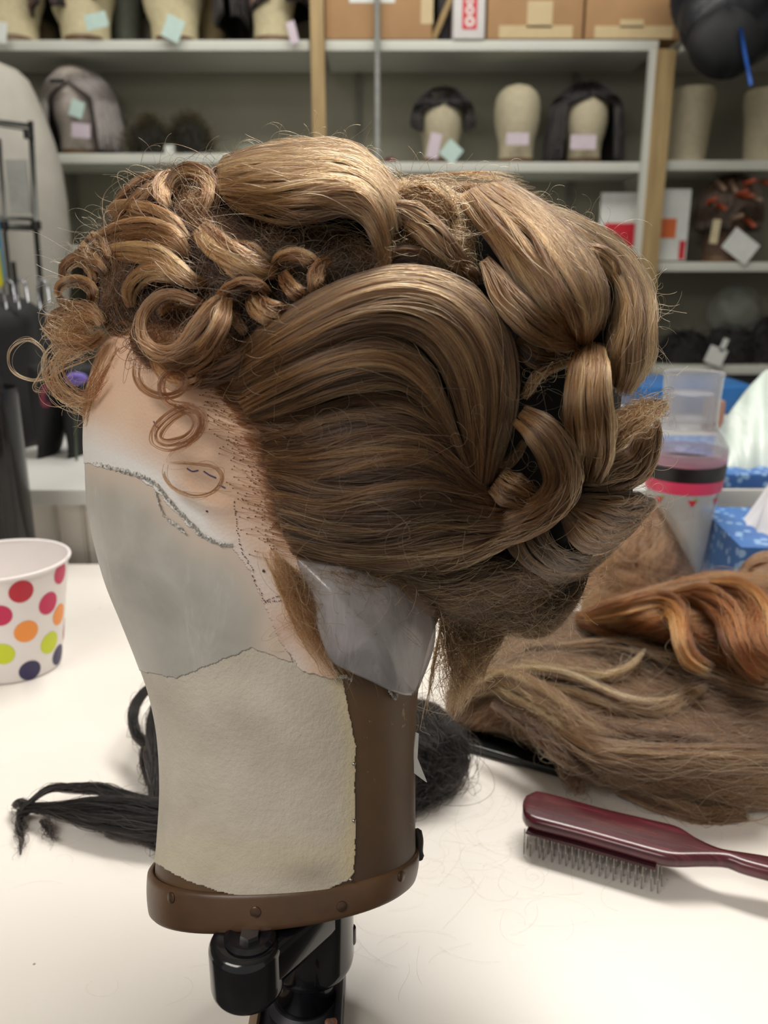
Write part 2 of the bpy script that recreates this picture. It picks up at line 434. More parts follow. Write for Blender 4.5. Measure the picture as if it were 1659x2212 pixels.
def bgwig(name, label, base, fn, n, stops, rad=.0012, cat='wig', bmcol=srgb(30, 26, 26)):
    """fn(u,v)->point (surface of the wig shell), u around 0..1, v crown 0 to hem 1"""
    o = empty(name, base); tag(o, label, cat)
    U, V = 48, 20
    p = np.array([[fn(u, v, .985) for u in np.linspace(0, 1, U)] for v in np.linspace(0, 1, V)]).reshape(-1, 3)
    ob = mesh('wig_base', p, grid_faces(V, U).tolist(), simple(name+'_under', bmcol, .7, .3, 60), o)
    md = ob.modifiers.new('s', 'SOLIDIFY'); md.thickness = .008; md.offset = -1
    M = 14; us = rng.uniform(0, 1, n); e = rng.uniform(.7, 1.0, n); s0 = rng.uniform(0, .3, n); th = rng.uniform(.99, 1.05, n)
    pos = np.array([[fn(us[i], s0[i]+(e[i]-s0[i])*t_, th[i]) for t_ in np.linspace(0, 1, M)] for i in range(n)])
    for ax in range(3): pos[..., ax] += wob(n, M, .5, 2)*.0025
    curves_obj('hair_strands', pos, np.full((n, M), rad), rng.normal(.5, .25, n), hair_mat(name+'_hair', stops), o); return o
def shellfn(cx, Y, z0, zt, rx, ry, gap, hem, flare=0, zc=None):
    """hair shell around a head; open at the front between angles given by gap (radians half-width about -Y); hem(u)-> z of lower edge"""
    def fn(u, v, k=1.0):
        an = -math.pi/2 + gap(v) + u*(2*math.pi-2*gap(v))
        zh = hem(u); ph = v*math.pi/2 if True else 0
        zm = zc if zc is not None else zt-rx
        if v < .5:
            q = v/.5*math.pi/2; r = math.sin(q); z = zm+(zt-zm)*math.cos(q)
        else:
            q = (v-.5)/.5; r = 1+flare*q; z = zm+(zh-zm)*q
        return (cx+rx*r*k*math.cos(an), Y+ry*r*k*math.sin(an), z if v >= .5 else zm+(z-zm)*k)
    return fn
BLK = [(0, srgb(5, 4, 5)), (.5, srgb(16, 13, 15)), (1, srgb(48, 42, 44))]
DKB = [(0, srgb(34, 24, 20)), (.5, srgb(60, 44, 34)), (1, srgb(100, 78, 60))]
GRY = [(0, srgb(110, 100, 98)), (.5, srgb(158, 146, 142)), (1, srgb(200, 190, 184))]
k3 = 3.42*CP/F*1.03
def px2w(x, y, Y): return P(x, y, Y)
# middle shelf
o, cx, hh, hw = head_block(952, zM2, 140, 92, 'canvas head in short black wig, two tags, on middle shelf', tags=((938, 315, 22, 46, 12, M_TAGP), (975, 328, 34, 34, 40, M_TAGB)))
fn = shellfn(cx+.006, 3.42, 0, P(955, 192, 3.42)[2], 61*k3, .115, lambda v: .80*max(0, min(1, (v-.36)/.05)), lambda u: P(955, 292, 3.42)[2]+.05*math.sin(math.pi*u))
bgwig('short_wig', 'short black wig on the left canvas head of the middle shelf', (cx, 3.42, zM2+.2), fn, 900, BLK)
head_block(1115, zM2, 150, 92, 'bare greyish canvas head with small lilac label on middle shelf', tags=((1118, 300, 44, 22, 0, M_TAGP),))
o, cx, hh, hw = head_block(1262, zM2, 142, 90, 'canvas head inside long dark wig, lilac label on its neck', tags=((1260, 307, 50, 26, 0, M_TAGP),))
fn = shellfn(cx, 3.42, 0, P(1265, 182, 3.42)[2], 72*k3, .12, lambda v: .75*max(0, min(1, (v-.30)/.05)), lambda u: zM2+.012, flare=.08)
bgwig('long_wig', 'long straight near-black wig with fringe on middle shelf', (cx, 3.42, zM2), fn, 1100, BLK)
# right of the post
NECKUP = [(0, .78, .8), (.1, .78, .8), (.5, .86, .9), (.8, .97, .98), (.93, .98, .98), (.985, .9, .9), (1, .5, .5)]
head_block(1487, zR2, 140, 92, 'bare cream canvas head just right of the wooden post', mat=M_CANVAS_BG, prof=NECKUP)
head_block(1652, zR2, 138, 96, 'bare cream canvas head at right edge of the photo', mat=M_CANVAS_BG, prof=NECKUP)
M_BRN = canvas_mat('brown_head', srgb(96, 74, 60))
o, cx, hh, hw = head_block(1585, zR3, 165, 104, 'brown head block under netted auburn wig, white tag below', mat=M_BRN, tags=((1600, 532, 62, 46, 35, M_TAGW), (1545, 500, 16, 46, 5, M_CANVAS_W)))
fn = shellfn(cx+.01, 3.42, 0, P(1600, 380, 3.42)[2], 62*k3, .13, lambda v: .3*max(0, min(1, (v-.5)/.3)), lambda u: P(1600, 500, 3.42)[2])
wo = bgwig('netted_wig', 'dark brown wig set on orange rollers under a net at right', (cx, 3.42, zR3+.2), fn, 900, DKB)
M_ROLL = simple('orange_roller', srgb(150, 66, 38), .5); M_ROLLW = simple('pale_roller', srgb(130, 106, 88), .4)
for i in range(11):
    an = -math.pi/2+random.uniform(-1.0, 1.0); z = P(1600, random.uniform(395, 490), 3.42)[2]
    q = Vector((cx+.01+66*k3*math.cos(an), 3.42+.137*math.sin(an), z)); d = Vector((random.uniform(-1, 1), 0, random.uniform(-.5, .5))).normalized()*.022
    tube('hair_roller', [q-d, q, q+d], .009, M_ROLL if i % 3 else M_ROLLW, wo, n=10)
# left: grey wig head
o, cx, hh, hw = head_block(172, zL2, 168, 98, 'pale head under long grey wig with face and blue tags', mat=canvas_mat('greyish_head', srgb(176, 166, 158)), face=True, tags=((166, 235, 26, 30, 20, M_TAGB), (175, 282, 36, 26, 5, M_TAGP)))
fn = shellfn(cx+.012, 3.42, 0, P(180, 152, 3.42)[2], 70*k3, .14, lambda v: .7*max(0, min(1, (v-.3)/.15)), lambda u: zL2+.012+(.0 if u < .5 else .08)*0, flare=.18)
bgwig('grey_wig', 'long silvery grey wig spilling onto the left shelf', (cx, 3.42, zL2), fn, 1000, GRY, bmcol=srgb(96, 88, 86))
box('hair_clip', (cx-.035, 3.42-.155, P(0, 192, 3.42)[2]-.008), (cx+.015, 3.42-.145, P(0, 192, 3.42)[2]+.004), simple('clip_black', srgb(30, 26, 26), .4), o)
# top-left row of heads, cropped by the frame
SIDE = dict(face=True)
for (x, w_, yaw, lab, tg, m_) in ((45, 110, -60, 'pale foam head at the left end of the top shelf', ((2, 70, 22, 36, 10, M_TAGW),), M_CANVAS_W),
                              (205, 92, -75, 'pale foam head in profile, second along the top shelf, blue tag', ((208, 45, 42, 26, -12, M_TAGB),), M_CANVAS_W),
                              (392, 90, -60, 'pale foam head in middle of the left top shelf, blue tag', ((374, 62, 34, 40, 25, M_TAGB),), M_CANVAS_W),
                              (598, 84, 0, 'pale foam head nearest the wooden post on top shelf', ((632, 70, 16, 38, -14, M_TAGP),), M_CANVAS_W)):
    head_block(x, zL1, 190, w_*1.2, lab, Y=3.40, mat=m_, face=True, yaw=yaw, tags=tg)
for (x, lab) in ((118, 'second-row brownish head behind first pair on top shelf'), (290, 'greyish head set back between foam heads on top shelf'), (470, 'tan head set back behind middle foam head on top shelf')):
    head_block(x, zL1, 180, 70, lab, Y=3.575, mat=canvas_mat('back_head', srgb(*((112, 96, 70), (120, 124, 112), (158, 138, 100))[[118, 290, 470].index(x)])))
for (x, zb, w_, lab) in ((128, 38, 62, 'dark wig over head at far left of top shelf'), (270, 10, 84, 'black wig hanging between the foam heads on top shelf'),
                         (430, 5, 92, 'dark plum wig on the middle foam head'), (505, 60, 44, 'black wig set back right of middle foam head'), (610, 28, 82, 'maroon-black wig on head beside the wooden post')):
    a = P(x, zb, 3.42); fn = shellfn(a[0], 3.44, 0, a[2]+.22, w_*k3*.78, .165, lambda v: .25, lambda u, zz=a[2]: zz+.01*math.sin(20*u))
    bgwig('dark_wig', lab, (a[0], 3.44, a[2]), fn, 420, BLK if x in (270, 505) else [(0, srgb(30, 16, 20)), (.5, srgb(56, 30, 34)), (1, srgb(90, 60, 56))])
# furry dark wigs on left shelf 2
for (x, w_, h_, lab, b_) in ((325, 90, 70, 'dark furry wig lying left of its twin on the left shelf', 0), (412, 100, 74, 'dark furry wig lying right of its twin on the left shelf', 1)):
    a = P(x, 325, 3.40); n = 1500; M = 6
    o = empty('furry_wig', (a[0], 3.40, zL2)); tag(o, lab, 'wig')
    s = k3; vs = []
    for i in range(9):
        ph = i/8*math.pi/2
        for k in range(24): an = k/24*6.283; vs.append((a[0]+w_*s*.48*math.cos(ph)**.7*math.cos(an), 3.40+.09*math.cos(ph)**.7*math.sin(an), zL2+.002+h_*s*.9*math.sin(ph)))
    mesh('wig_base', vs, grid_faces(9, 24, True).tolist()+[list(range(8*24, 9*24))], simple('furry_under', srgb(24, 22, 18), .8), o)
    an = rng.uniform(0, 6.283, n); ph = rng.uniform(0, 1.5, n); d = np.stack([np.cos(ph)*np.cos(an), np.cos(ph)*np.sin(an), np.sin(ph)], -1)
    b0 = d*np.array([w_*s*.46, .088, h_*s*.88])+np.array([a[0], 3.40, zL2+.004])
    pos = b0[:, None]+(d+rng.normal(0, .4, d.shape))[:, None]*np.linspace(0, .025, M)[None, :, None]; pos[..., 2] = np.maximum(pos[..., 2], zL2+.002)
    curves_obj('hair_strands', pos, np.full((n, M), .0011), rng.normal(.4, .2, n), hair_mat('furry_hair', [(0, srgb(26, 24, 18)), (1, srgb(72, 64, 48))]), o)
a = P(366, 325, 3.30); tag(box('paper_tag', (a[0]-.018, 3.306, zL2+.001), (a[0]+.018, 3.310, zL2+.028), M_TAGW), 'small white paper tag leaning against the two furry wigs', 'tag')
a = P(560, 325, 3.42); tag(lathe('plastic_dish', [(.0, 0), (.05, .0), (.09, .035), (.088, .036), (.05, .006), (0, .005)], (a[0], 3.45, zL2+.001), simple('dish_pale', srgb(190, 194, 184), .4)), 'pale plastic dish on the left shelf beside wooden post', 'dish')
a = P(843, 345, 3.40); tag(lathe('pin_cushion', [(.0, 0), (.016, .0), (.02, .012), (.014, .024), (0, .028)], (a[0], 3.40, zM2+.001), simple('cushion_maroon', srgb(96, 52, 50), .8), sx=1.3), 'small maroon cushion at left end of the middle shelf', 'cushion')

# large pale rounded form & wire rack on the far left
a = P(0, 128, 3.2)
prof = [(.30, 0), (.305, .05), (.295, .15), (.27, .25), (.22, .33), (.14, .385), (.05, .40), (0, .402)]
cxf = P(-40, 300, 3.0)[0]
o = empty('dress_form', (cxf, 2.95, -.75)); tag(o, 'large pale fabric-covered rounded form at left edge, in front of shelves', 'dress form')
zt = P(0, 122, 2.95)[2]
fp = [(.20, -1.08), (.22, -.9), (.25, -.7), (.268, -.55), (.268, -.42), (.262, -.32), (.246, -.24), (.226, -.17), (.206, -.11), (.186, -.065), (.155, -.036), (.11, -.018), (.06, -.006), (0, 0)]
lathe('fabric_cover', fp, (cxf, 2.95, zt), simple('form_fabric', srgb(182, 178, 170), .85, .05, 20), o, n=48, sy=.7)
lathe('stand_pole', [(.02, 0), (.02, zt-1.08+.75)], (cxf, 2.95, -.75), M_LEG, o, n=16); lathe('foot', [(.0, 0), (.2, .0), (.2, .015), (.02, .03)], (cxf, 2.95, -.749), M_LEG, o, n=32)
M_WIRE = simple('wire_dark', srgb(96, 98, 96), .4, Metallic=.5)
o = empty('wire_rack', tuple(P(35, 500, 2.6))); tag(o, 'grey wire rack with black corner fittings and pale panel at left edge', 'rack')
YR = 2.6
def Wp(x, y, dY=0): return P(x, y, YR+dY)
for (x0, y0, x1, y1, r) in ((-60, 255, 66, 272, .006), (-60, 262, 66, 282, .003), (66, 262, 78, 500, .008), (-2, 300, 12, 500, .006), (0, 488, 80, 492, .010), (0, 470, 80, 474, .006), (78, 500, 121, 1000, .008), (10, 500, 62, 1000, .006)):
    tube('wire_bar', [Wp(x0, y0), Wp(x1, y1)], r, M_WIRE, o)
for (x, y) in ((78, 1000), (20, 1000), (-60, 1000)):
    q = Wp(x, y); tube('wire_bar', [(q[0], YR, -.749), (q[0], YR, q[2]+.6)], .007, M_WIRE, o)
for (x, y) in ((62, 290), (8, 487), (78, 487)): lathe('corner_fitting', [(0, -.012), (.014, -.012), (.014, .012), (0, .012)], Wp(x, y, -.012), simple('fitting_black', srgb(24, 24, 24), .4), o, n=16)
a, b = Wp(12, 345, .02), Wp(70, 462, .02); box('pale_panel', (a[0], YR+.015, b[2]), (b[0], YR+.02, a[2]), simple('panel_grey', srgb(168, 168, 164), .5), o)
a, b = Wp(-60, 460, -.3), Wp(7, 612, -.3)
box('blue_panel', (a[0], 2.3, b[2]), (b[0], 2.32, a[2]), simple('panel_blue', srgb(40, 128, 168), .4), o)
a, b = Wp(-60, 535, -.35), Wp(5, 620, -.35)
box('yellow_panel', (a[0], 2.24, b[2]), (b[0], 2.26, a[2]), simple('panel_yellow', srgb(208, 200, 40), .4), o)

# top middle: cardboard boxes etc
M_CARD = simple('cardboard', srgb(172, 134, 94), .75, .06, 12); M_TAPE = simple('packing_tape', srgb(202, 180, 140), .35, .04, 40); M_CARDL = simple('box_shadow_card', srgb(138, 104, 72), .8, .06, 12)
def carton(x0, x1, ybot, label, Y=3.296, tapes=(), hz=.42):
    a = P(x0, ybot, Y); b = P(x1, ybot, Y)
    o = empty('cardboard_box', ((a[0]+b[0])/2, Y+.2, zM1)); tag(o, label, 'box', 'cardboard boxes on the high shelf')
    box('carton', (a[0], Y, zM1+.001), (b[0], Y+.35, zM1+hz), M_CARD, o, bev=.004)
    for (tx0, ty0, tx1, ty1, m_) in tapes:
        p, q = P(tx0, ty0, Y), P(tx1, ty1, Y)
        box('tape_strip' if m_ is M_TAPE else 'paper_label', (p[0], Y-.0012, max(q[2], zM1+.003)), (q[0], Y-.0002, p[2]), m_, o)
carton(703, 933, 76, 'brown carton with white label, left of the three shelf boxes', tapes=((754, -60, 853, 6, M_TAGW), (910, -40, 935, 52, M_TAPE)))
carton(1052, 1258, 76, 'brown carton with tape cross, middle of the three shelf boxes', tapes=((1140, 2, 1192, 60, M_TAPE), (1078, 55, 1236, 83, M_TAPE)))
carton(1263, 1472, 76, 'brown carton with wrinkled tape, next to the black bag', tapes=((1340, 42, 1390, 60, M_TAPE), (1285, 56, 1452, 86, M_TAPE)))
a = P(978, 100, 3.29); b = P(1046, 100, 3.29)
o = empty('white_box', (a[0], 3.3, zM1)); tag(o, 'narrow white box with red printed stripe between the cartons', 'box')
box('carton', (a[0], 3.29, zM1+.001), (b[0], 3.6, zM1+.4), simple('white_card', srgb(216, 212, 212), .5, .03), o, bev=.003)
p, q = P(1001, -60, 3.288), P(1030, 63, 3.288); M_RED = simple('print_red', srgb(206, 40, 56), .5, .05)
st = box('red_stripe', (p[0], 3.2885, q[2]), (q[0], 3.2895, p[2]), M_RED, o)
for (y, r) in ((46, 9), (22, 8), (2, 7)):
    c_ = P(1015, y, 3.2882); lathe('printed_mark', [(r*k3*.45, 0), (r*k3, 0)], c_, M_TAGW, o, n=20, rot=Matrix.Rotation(math.pi/2, 3, 'X'))
tag(tube('wooden_stick', [P(936, 84, 3.33), P(993, -46, 3.33)], .011, M_WOOD), 'slim wooden stick leaning between carton and white box', 'stick')
a = P(940, 90, 3.30); b = P(980, 90, 3.3); tag(box('black_case', (a[0]+.012, 3.38, zM1+.001), (b[0]-.006, 3.6, zM1+.36), simple('case_black', srgb(34, 30, 34), .5), bev=.006), 'black case standing behind the wooden stick', 'case')
# hanging black bag top right
ab = P(1580, 20, 3.0)
o = empty('black_bag', tuple(ab)); tag(o, 'big black sack bulging over the top right shelf, blue cord hanging', 'bag')
M_BAG = simple('bag_black', srgb(26, 28, 36), .45, .3, 14, .5, .01)
vs = []; NB = 26
for i in range(NB):
    tb_ = i/(NB-1); y = -120+tb_*270; half = 108*math.sqrt(max(0, 1-max(0, (y-30)/122)**2)) if y > 30 else 108
    for k in range(40):
        an = k/40*6.283; w_ = 1+.06*math.sin(3*an+i*.5)+.03*math.sin(9*an+i)
        c_ = P(1582, y, 3.05); vs.append((c_[0]+half*.0017*w_*math.cos(an), 3.05+half*.0011*w_*math.sin(an), c_[2]))
mesh('sack', vs, grid_faces(NB, 40, True).tolist()+[list(range((NB-1)*40, NB*40))[::-1]], M_BAG, o)
vs = [];
for i in range(14):
    ph = i/13*math.pi
    for k in range(28): an = k/28*6.283; c_ = P(1570, 92, 2.92); vs.append((c_[0]+.115*math.sin(ph)*math.cos(an), 2.93+.06*math.sin(ph)*math.sin(an), c_[2]+.098*math.cos(ph)*(1+.05*math.sin(5*an))))
mesh('lower_pouch', vs, grid_faces(14, 28, True).tolist(), simple('bag_black_dull', srgb(16, 17, 22), .7, .3, 20), o)
tube('blue_cord', [P(1600, 60, 2.86), P(1608, 110, 2.86), P(1616, 150, 2.86), P(1622, 184, 2.86)], .006, simple('cord_blue', srgb(30, 84, 168), .5), o)
# red & white leaflets
def card(x0, y0, x1, y1, Y, name, label, parts, cat='leaflet'):
    a, b = P(x0, y0, Y), P(x1, y1, Y)
    o = empty(name, ((a[0]+b[0])/2, Y, b[2])); tag(o, label, cat)
    box('sheet', (a[0], Y, b[2]), (b[0], Y+.01, a[2]), M_TAGW, o)
    for (nm, u0, v0, u1, v1, m_) in parts:
        p, q = P(u0, v0, Y), P(u1, v1, Y); box(nm, (p[0], Y-.0025, q[2]), (q[0], Y-.0008, p[2]), m_, o)
    return o
M_OR = simple('print_orange', srgb(222, 112, 58), .5, .05)
card(1300, 416, 1386, 561, 3.4, 'leaflet', 'white leaflet with red lower band left of the wooden post', [('red_band', 1306, 482, 1386, 535, M_RED)])
o = card(1396, 408, 1480, 563, 3.36, 'printed_box', 'white box printed red and orange right of the wooden post', [('red_band', 1400, 474, 1426, 514, M_RED), ('orange_block', 1429, 472, 1458, 514, M_OR), ('red_edge', 1468, 520, 1477, 560, M_RED)], 'box')
for (u0, u1) in ((1429, 1436), (1440, 1446), (1451, 1458)):
    pass
# dark wigs on lowest shelf + tag + clear bag
for (x, w_, h_, lab) in ((1478, 120, 60, 'black wig heap at left on the lowest right shelf'), (1575, 110, 74, 'black wig heap in the middle of the lowest right shelf'), (1665, 110, 90, 'black wig heap at right end of the lowest shelf')):
    a = P(x, 785, 3.4); s = k3; vs = []
    o = empty('wig_heap', (a[0], 3.4, zR4)); tag(o, lab, 'wig')
    for i in range(9):
        ph = i/8*math.pi/2
        for k in range(24): an = k/24*6.283; vs.append((a[0]+w_*s*.52*math.cos(ph)**.6*math.cos(an), 3.42+.08*math.cos(ph)**.6*math.sin(an), zR4+.002+h_*s*math.sin(ph)*(1+.1*math.sin(4*an))))
    mesh('wig_base', vs, grid_faces(9, 24, True).tolist()+[list(range(8*24, 9*24))], simple('heap_black', srgb(20, 17, 17), .8), o)
    n = 500; M = 8; an = rng.uniform(0, 6.283, n); ph = rng.uniform(0, 1.5, n); d = np.stack([np.cos(ph)*np.cos(an), np.cos(ph)*np.sin(an), np.sin(ph)], -1)
    b0 = d*np.array([w_*s*.5, .078, h_*s])+np.array([a[0], 3.42, zR4+.004]); dd = np.cross(d, rng.normal(0, 1, d.shape)); pos = b0[:, None]+dd[:, None]*np.linspace(0, .04, M)[None, :, None]; pos[..., 2] = np.maximum(pos[..., 2], zR4+.002)
    curves_obj('hair_strands', pos, np.full((n, M), .001), rng.normal(.3, .2, n), M_BLKH if 'M_BLKH' in globals() else hair_mat('heap_hair', BLK), o)
a = P(1548, 768, 3.28); bm = bmesh.new(); bm_box(bm, (-.035, -.001, -.035), (.035, .001, .03)); bm_box(bm, (.0, -.001, .02), (.02, .001, .07))
bmesh.ops.rotate(bm, cent=(0, 0, 0), matrix=Matrix.Rotation(.35, 3, 'Y'), verts=bm.verts); bmesh.ops.translate(bm, vec=Vector((a[0], 3.285, a[2])), verts=bm.verts)
tag(from_bm('paper_tag', bm, M_TAGW, None, False), 'white paper tag with neck hanging off black wigs on lowest shelf', 'tag')
t = NT('clear_bag'); f = t.noise(18, 4, .6); t.bsdf(srgb(150, 156, 152), .2, bump=f, bstr=.8, bdist=.01, Alpha=.28); M_CLEAR = t.m
vs = []; a = P(1590, 700, 3.4)
for i in range(16):
    ph = i/15*math.pi
    for k in range(28): an = k/28*6.283; w_ = 1+.12*math.sin(5*an+i*.8)+.05*math.sin(11*an-i); vs.append((a[0]+.10*w_*math.sin(ph)*math.cos(an), 3.43+.07*w_*math.sin(ph)*math.sin(an), zR4+.11-.105*math.cos(ph)))
o = mesh('plastic_bag', vs, grid_faces(16, 28, True).tolist(), M_CLEAR); o.location.z = .085; tag(o, 'crumpled clear plastic bag resting on black wigs, lowest right shelf', 'bag')

# ---------------------------------------------------------------- CANVAS WIG BLOCK
ROWS = [  # (xL,yL, xR,yR, b)
 (334, 1946, 894, 1886, .048), (333, 1905, 897, 1855, .0485), (333, 1865, 898, 1830, .0490), (337, 1800, 897, 1775, .0495), (343, 1690, 897, 1690, .0505), (338, 1580, 898, 1590, .053),
 (322, 1490, 902, 1500, .057), (300, 1420, 915, 1430, .059), (268, 1340, 940, 1350, .062), (235, 1260, 985, 1270, .065), (212, 1180, 1045, 1190, .068), (196, 1100, 1090, 1110, .070),
 (184, 1020, 1120, 1030, .072), (182, 960, 1135, 970, .073), (187, 890, 1140, 900, .074), (205, 810, 1130, 820, .074), (240, 735, 1105, 745, .073), (300, 640, 1060, 650, .070),
 (370, 560, 1000, 565, .063), (450, 500, 920, 503, .052), (540, 462, 830, 464, .036), (610, 450, 760, 450, .018), (670, 446, 700, 446, .004)]
ROWS = [(xl+float(np.interp(yl, [450, 640, 735, 1020, 1100, 1420, 1500, 1800, 1950], [0, 8, 20, 22, 14, 12, 14, 13, 6])), yl, xr, yr, b*float(np.interp(yl, [450, 500, 560, 640, 735, 800], [.6, .68, .74, .80, .90, 1]))) for xl, yl, xr, yr, b in ROWS]
RW = catmull(np.array(ROWS, float), 900)
AL = math.radians(20)
def block_pts(rows, th, off=0.0):
    Lp = P(rows[:, 0], rows[:, 1], Dax(rows[:, 0], rows[:, 1])); Rp = P(rows[:, 2], rows[:, 3], Dax(rows[:, 2], rows[:, 3]))
    C = (Lp+Rp)/2; A = (Rp-Lp)/2; al = np.linalg.norm(A, axis=1, keepdims=True); Ah = A/al
    b = rows[:, 4:5]; Bv = np.array([[0, -math.cos(AL), math.sin(AL)]])
    c, s = np.cos(th), np.sin(th); e = 2/2.25
    cc = np.sign(c)*np.abs(c)**e; ss = np.sign(s)*np.abs(s)**e
    return C[:, None]+Ah[:, None]*(al+off)[:, None]*cc[None, :, None]+Bv[:, None]*(b+off)[:, None]*ss[None, :, None]
NTH = 900
TH = np.linspace(0, 2*math.pi, NTH, endpoint=False)
# coarse mesh for ray-casting and as body
rc = RW[::9]; thc = TH[::9]
pc = block_pts(rc, thc)
fc = grid_faces(len(rc), len(thc), True).tolist(); fc.append(list(range(len(thc)-1, -1, -1))); fc.append(list(range((len(rc)-1)*len(thc), len(rc)*len(thc))))
BV = BVHTree.FromPolygons([tuple(v) for v in pc.reshape(-1, 3)], [tuple(f) for f in fc])
def surf(x, y):
    r = ray(x, y); h = BV.ray_cast(Vector(CAM), Vector(r).normalized())
    return np.array(h[0]) if h[0] is not None else None
bl = empty('wig_block', tuple(PT(615, 2000, .05))); tag(bl, 'large canvas wig block with cream felt neck, brown leather back and studded band', 'wig block')
t = NT('block_leather'); f = t.noise(9, 5, .6); g = t.noise(120, 3, .6, vec=t.mapv((1, 1, .3)))
c = t.ramp(f, [(.3, srgb(62, 48, 40)), (.5, srgb(88, 66, 46)), (.75, srgb(112, 84, 54))])
fl = t.ramp(t.math('MULTIPLY', t.noise(260, 3, .7), t.noise(30, 2)), [(.37, (0, 0, 0)), (.40, (.7, .7, .7))])
c = t.mix(fl, c, srgb(176, 140, 92)); t.bsdf(c, .48, bump=g, bstr=.25, bdist=.0006); M_BLEATH = t.m
mesh('leather_form', pc.reshape(-1, 3), fc, M_BLEATH, bl)
def inpoly(x, y, poly):
    poly = np.array(poly, float); n = len(poly); ins = np.zeros(x.shape, bool); j = n-1
    for i in range(n):
        xi, yi = poly[i]; xj, yj = poly[j]
        c = ((yi > y) != (yj > y)) & (x < (xj-xi)*(y-yi)/(yj-yi+1e-12)+xi); ins ^= c; j = i
    return ins
def segdist(x, y, line):
    d = np.full(x.shape, 1e9)
    for (x0, y0), (x1, y1) in zip(line[:-1], line[1:]):
        vx, vy = x1-x0, y1-y0; t_ = np.clip(((x-x0)*vx+(y-y0)*vy)/(vx*vx+vy*vy), 0, 1)
        d = np.minimum(d, np.hypot(x-x0-t_*vx, y-y0-t_*vy))
    return d
THM = np.where(TH > math.pi, 2*math.pi-TH, TH)
_px, _py = proj(block_pts(RW, THM))
def patch(name, poly, off, mat, parent, attrs=None, wob_=0.0):
    q = block_pts(RW, TH, off)
    cx_ = _px; cy_ = _py
    jx = wob_*(np.sin(cy_*.35)+np.sin(cy_*.11+cx_*.07)); jy = wob_*(np.sin(cx_*.29)+np.sin(cx_*.13+1))
    m = inpoly(cx_+jx, cy_+jy, poly)
    f = grid_faces(len(RW), NTH, True); mm = m.ravel(); keep = mm[f].all(1); f = f[keep]
    used = np.zeros(len(mm), bool); used[f.ravel()] = True; idx = np.cumsum(used)-1
    v = q.reshape(-1, 3)[used]; f = idx[f]
    me = bpy.data.meshes.new(name); me.vertices.add(len(v)); me.vertices.foreach_set('co', v.ravel())
    me.loops.add(f.size); me.loops.foreach_set('vertex_index', f.ravel().astype(np.int32)); me.polygons.add(len(f))
    me.polygons.foreach_set('loop_start', np.arange(0, f.size, 4, dtype=np.int32)); me.update(calc_edges=True)
    o = link(name, me, mat, parent)
    for nm, fn_ in (attrs or {}).items():
        a = me.attributes.new(nm, 'FLOAT', 'POINT'); a.data.foreach_set('value', fn_(_px.ravel()[used], _py.ravel()[used]).astype(np.float32))
    md = o.modifiers.new('thickness', 'SOLIDIFY'); md.thickness = .00015; md.offset = 1
    return o
SEAM = [(150, 1440), (300, 1448), (385, 1466), (460, 1436), (545, 1401), (640, 1436), (745, 1470)]
felt_poly = [(100, 1430)] + [(60, 900), (100, 860), (560, 860), (640, 1100), (700, 1400), (742, 1472), (752, 1530), (768, 1610), (766, 1700), (768, 1800), (764, 1888), (748, 1903), (700, 1925), (640, 1941), (560, 1942), (480, 1928), (400, 1900), (350, 1872), (328, 1858), (100, 1800)]
t = NT('felt'); f = t.noise(420, 4, .7); g = t.noise(28, 4, .6); g2 = t.noise(7, 3)
c = t.ramp(g, [(.25, srgb(188, 178, 162)), (.6, srgb(208, 199, 184)), (.8, srgb(218, 209, 194))])
st_ = t.attr('stain'); c = t.mix(st_, c, srgb(214, 198, 160)); c = t.mix(t.attr('grey'), c, srgb(140, 130, 112))
t.bsdf(c, .9, bump=t.math('ADD', f, t.math('MULTIPLY', g, 1.5)), bstr=.55, bdist=.0010, Sheen_Weight=.2); M_FELT = t.m
redge = [(742, 1472), (752, 1530), (768, 1610), (766, 1700), (768, 1800), (764, 1888)]
patch('felt_neck_cover', felt_poly, .0005, M_FELT, bl, {'stain': lambda x, y: np.clip(.75*np.exp(-(segdist(x, y, redge)/26)**2)+.3*np.exp(-((y-1850)/40)**2), 0, 1),
      'grey': lambda x, y: .5*np.exp(-((x-670)/60)**2-((y-1885)/28)**2)+.12*np.exp(-((x-560)/90)**2-((y-1650)/120)**2)}, wob_=.6)
# tape / plastic wrap over the face
LB = [(120, 985), (186, 992), (232, 1008), (290, 1024), (335, 1046), (372, 1090), (415, 1130), (440, 1160), (470, 1172), (500, 1175), (545, 1225), (590, 1300), (600, 1360), (640, 1440)]
wrap_poly = LB+[(745, 1470), (640, 1436), (545, 1401), (460, 1436), (385, 1466), (300, 1448), (100, 1440), (60, 985)]
t = NT('frosted_wrap'); g = t.noise(22, 5, .6, dist=.6); g3 = t.noise(5, 2); wv = t.n('ShaderNodeTexVoronoi', feature='DISTANCE_TO_EDGE'); wv.inputs['Scale'].default_value = 24; t.l(t.obj(), wv.inputs['Vector'])
c = t.ramp(g, [(.3, srgb(168, 165, 156)), (.55, srgb(186, 183, 174)), (.8, srgb(204, 202, 196))])
stk = t.noise(40, 5, .65, vec=t.mapv((1, 1, .35)), dist=1.5); c = t.mix(t.ramp(stk, [(.58, (0, 0, 0)), (.72, (.55, .55, .55))]), c, srgb(214, 212, 206)); c = t.mix(t.attr('pale'), c, srgb(214, 196, 180))
t.bsdf(c, .42, bump=t.math('ADD', g, t.math('MULTIPLY', wv.outputs['Distance'], .6)), bstr=.4, bdist=.0016, Coat_Weight=.2, Coat_Roughness=.3, Alpha=.93); M_WRAP = t.m
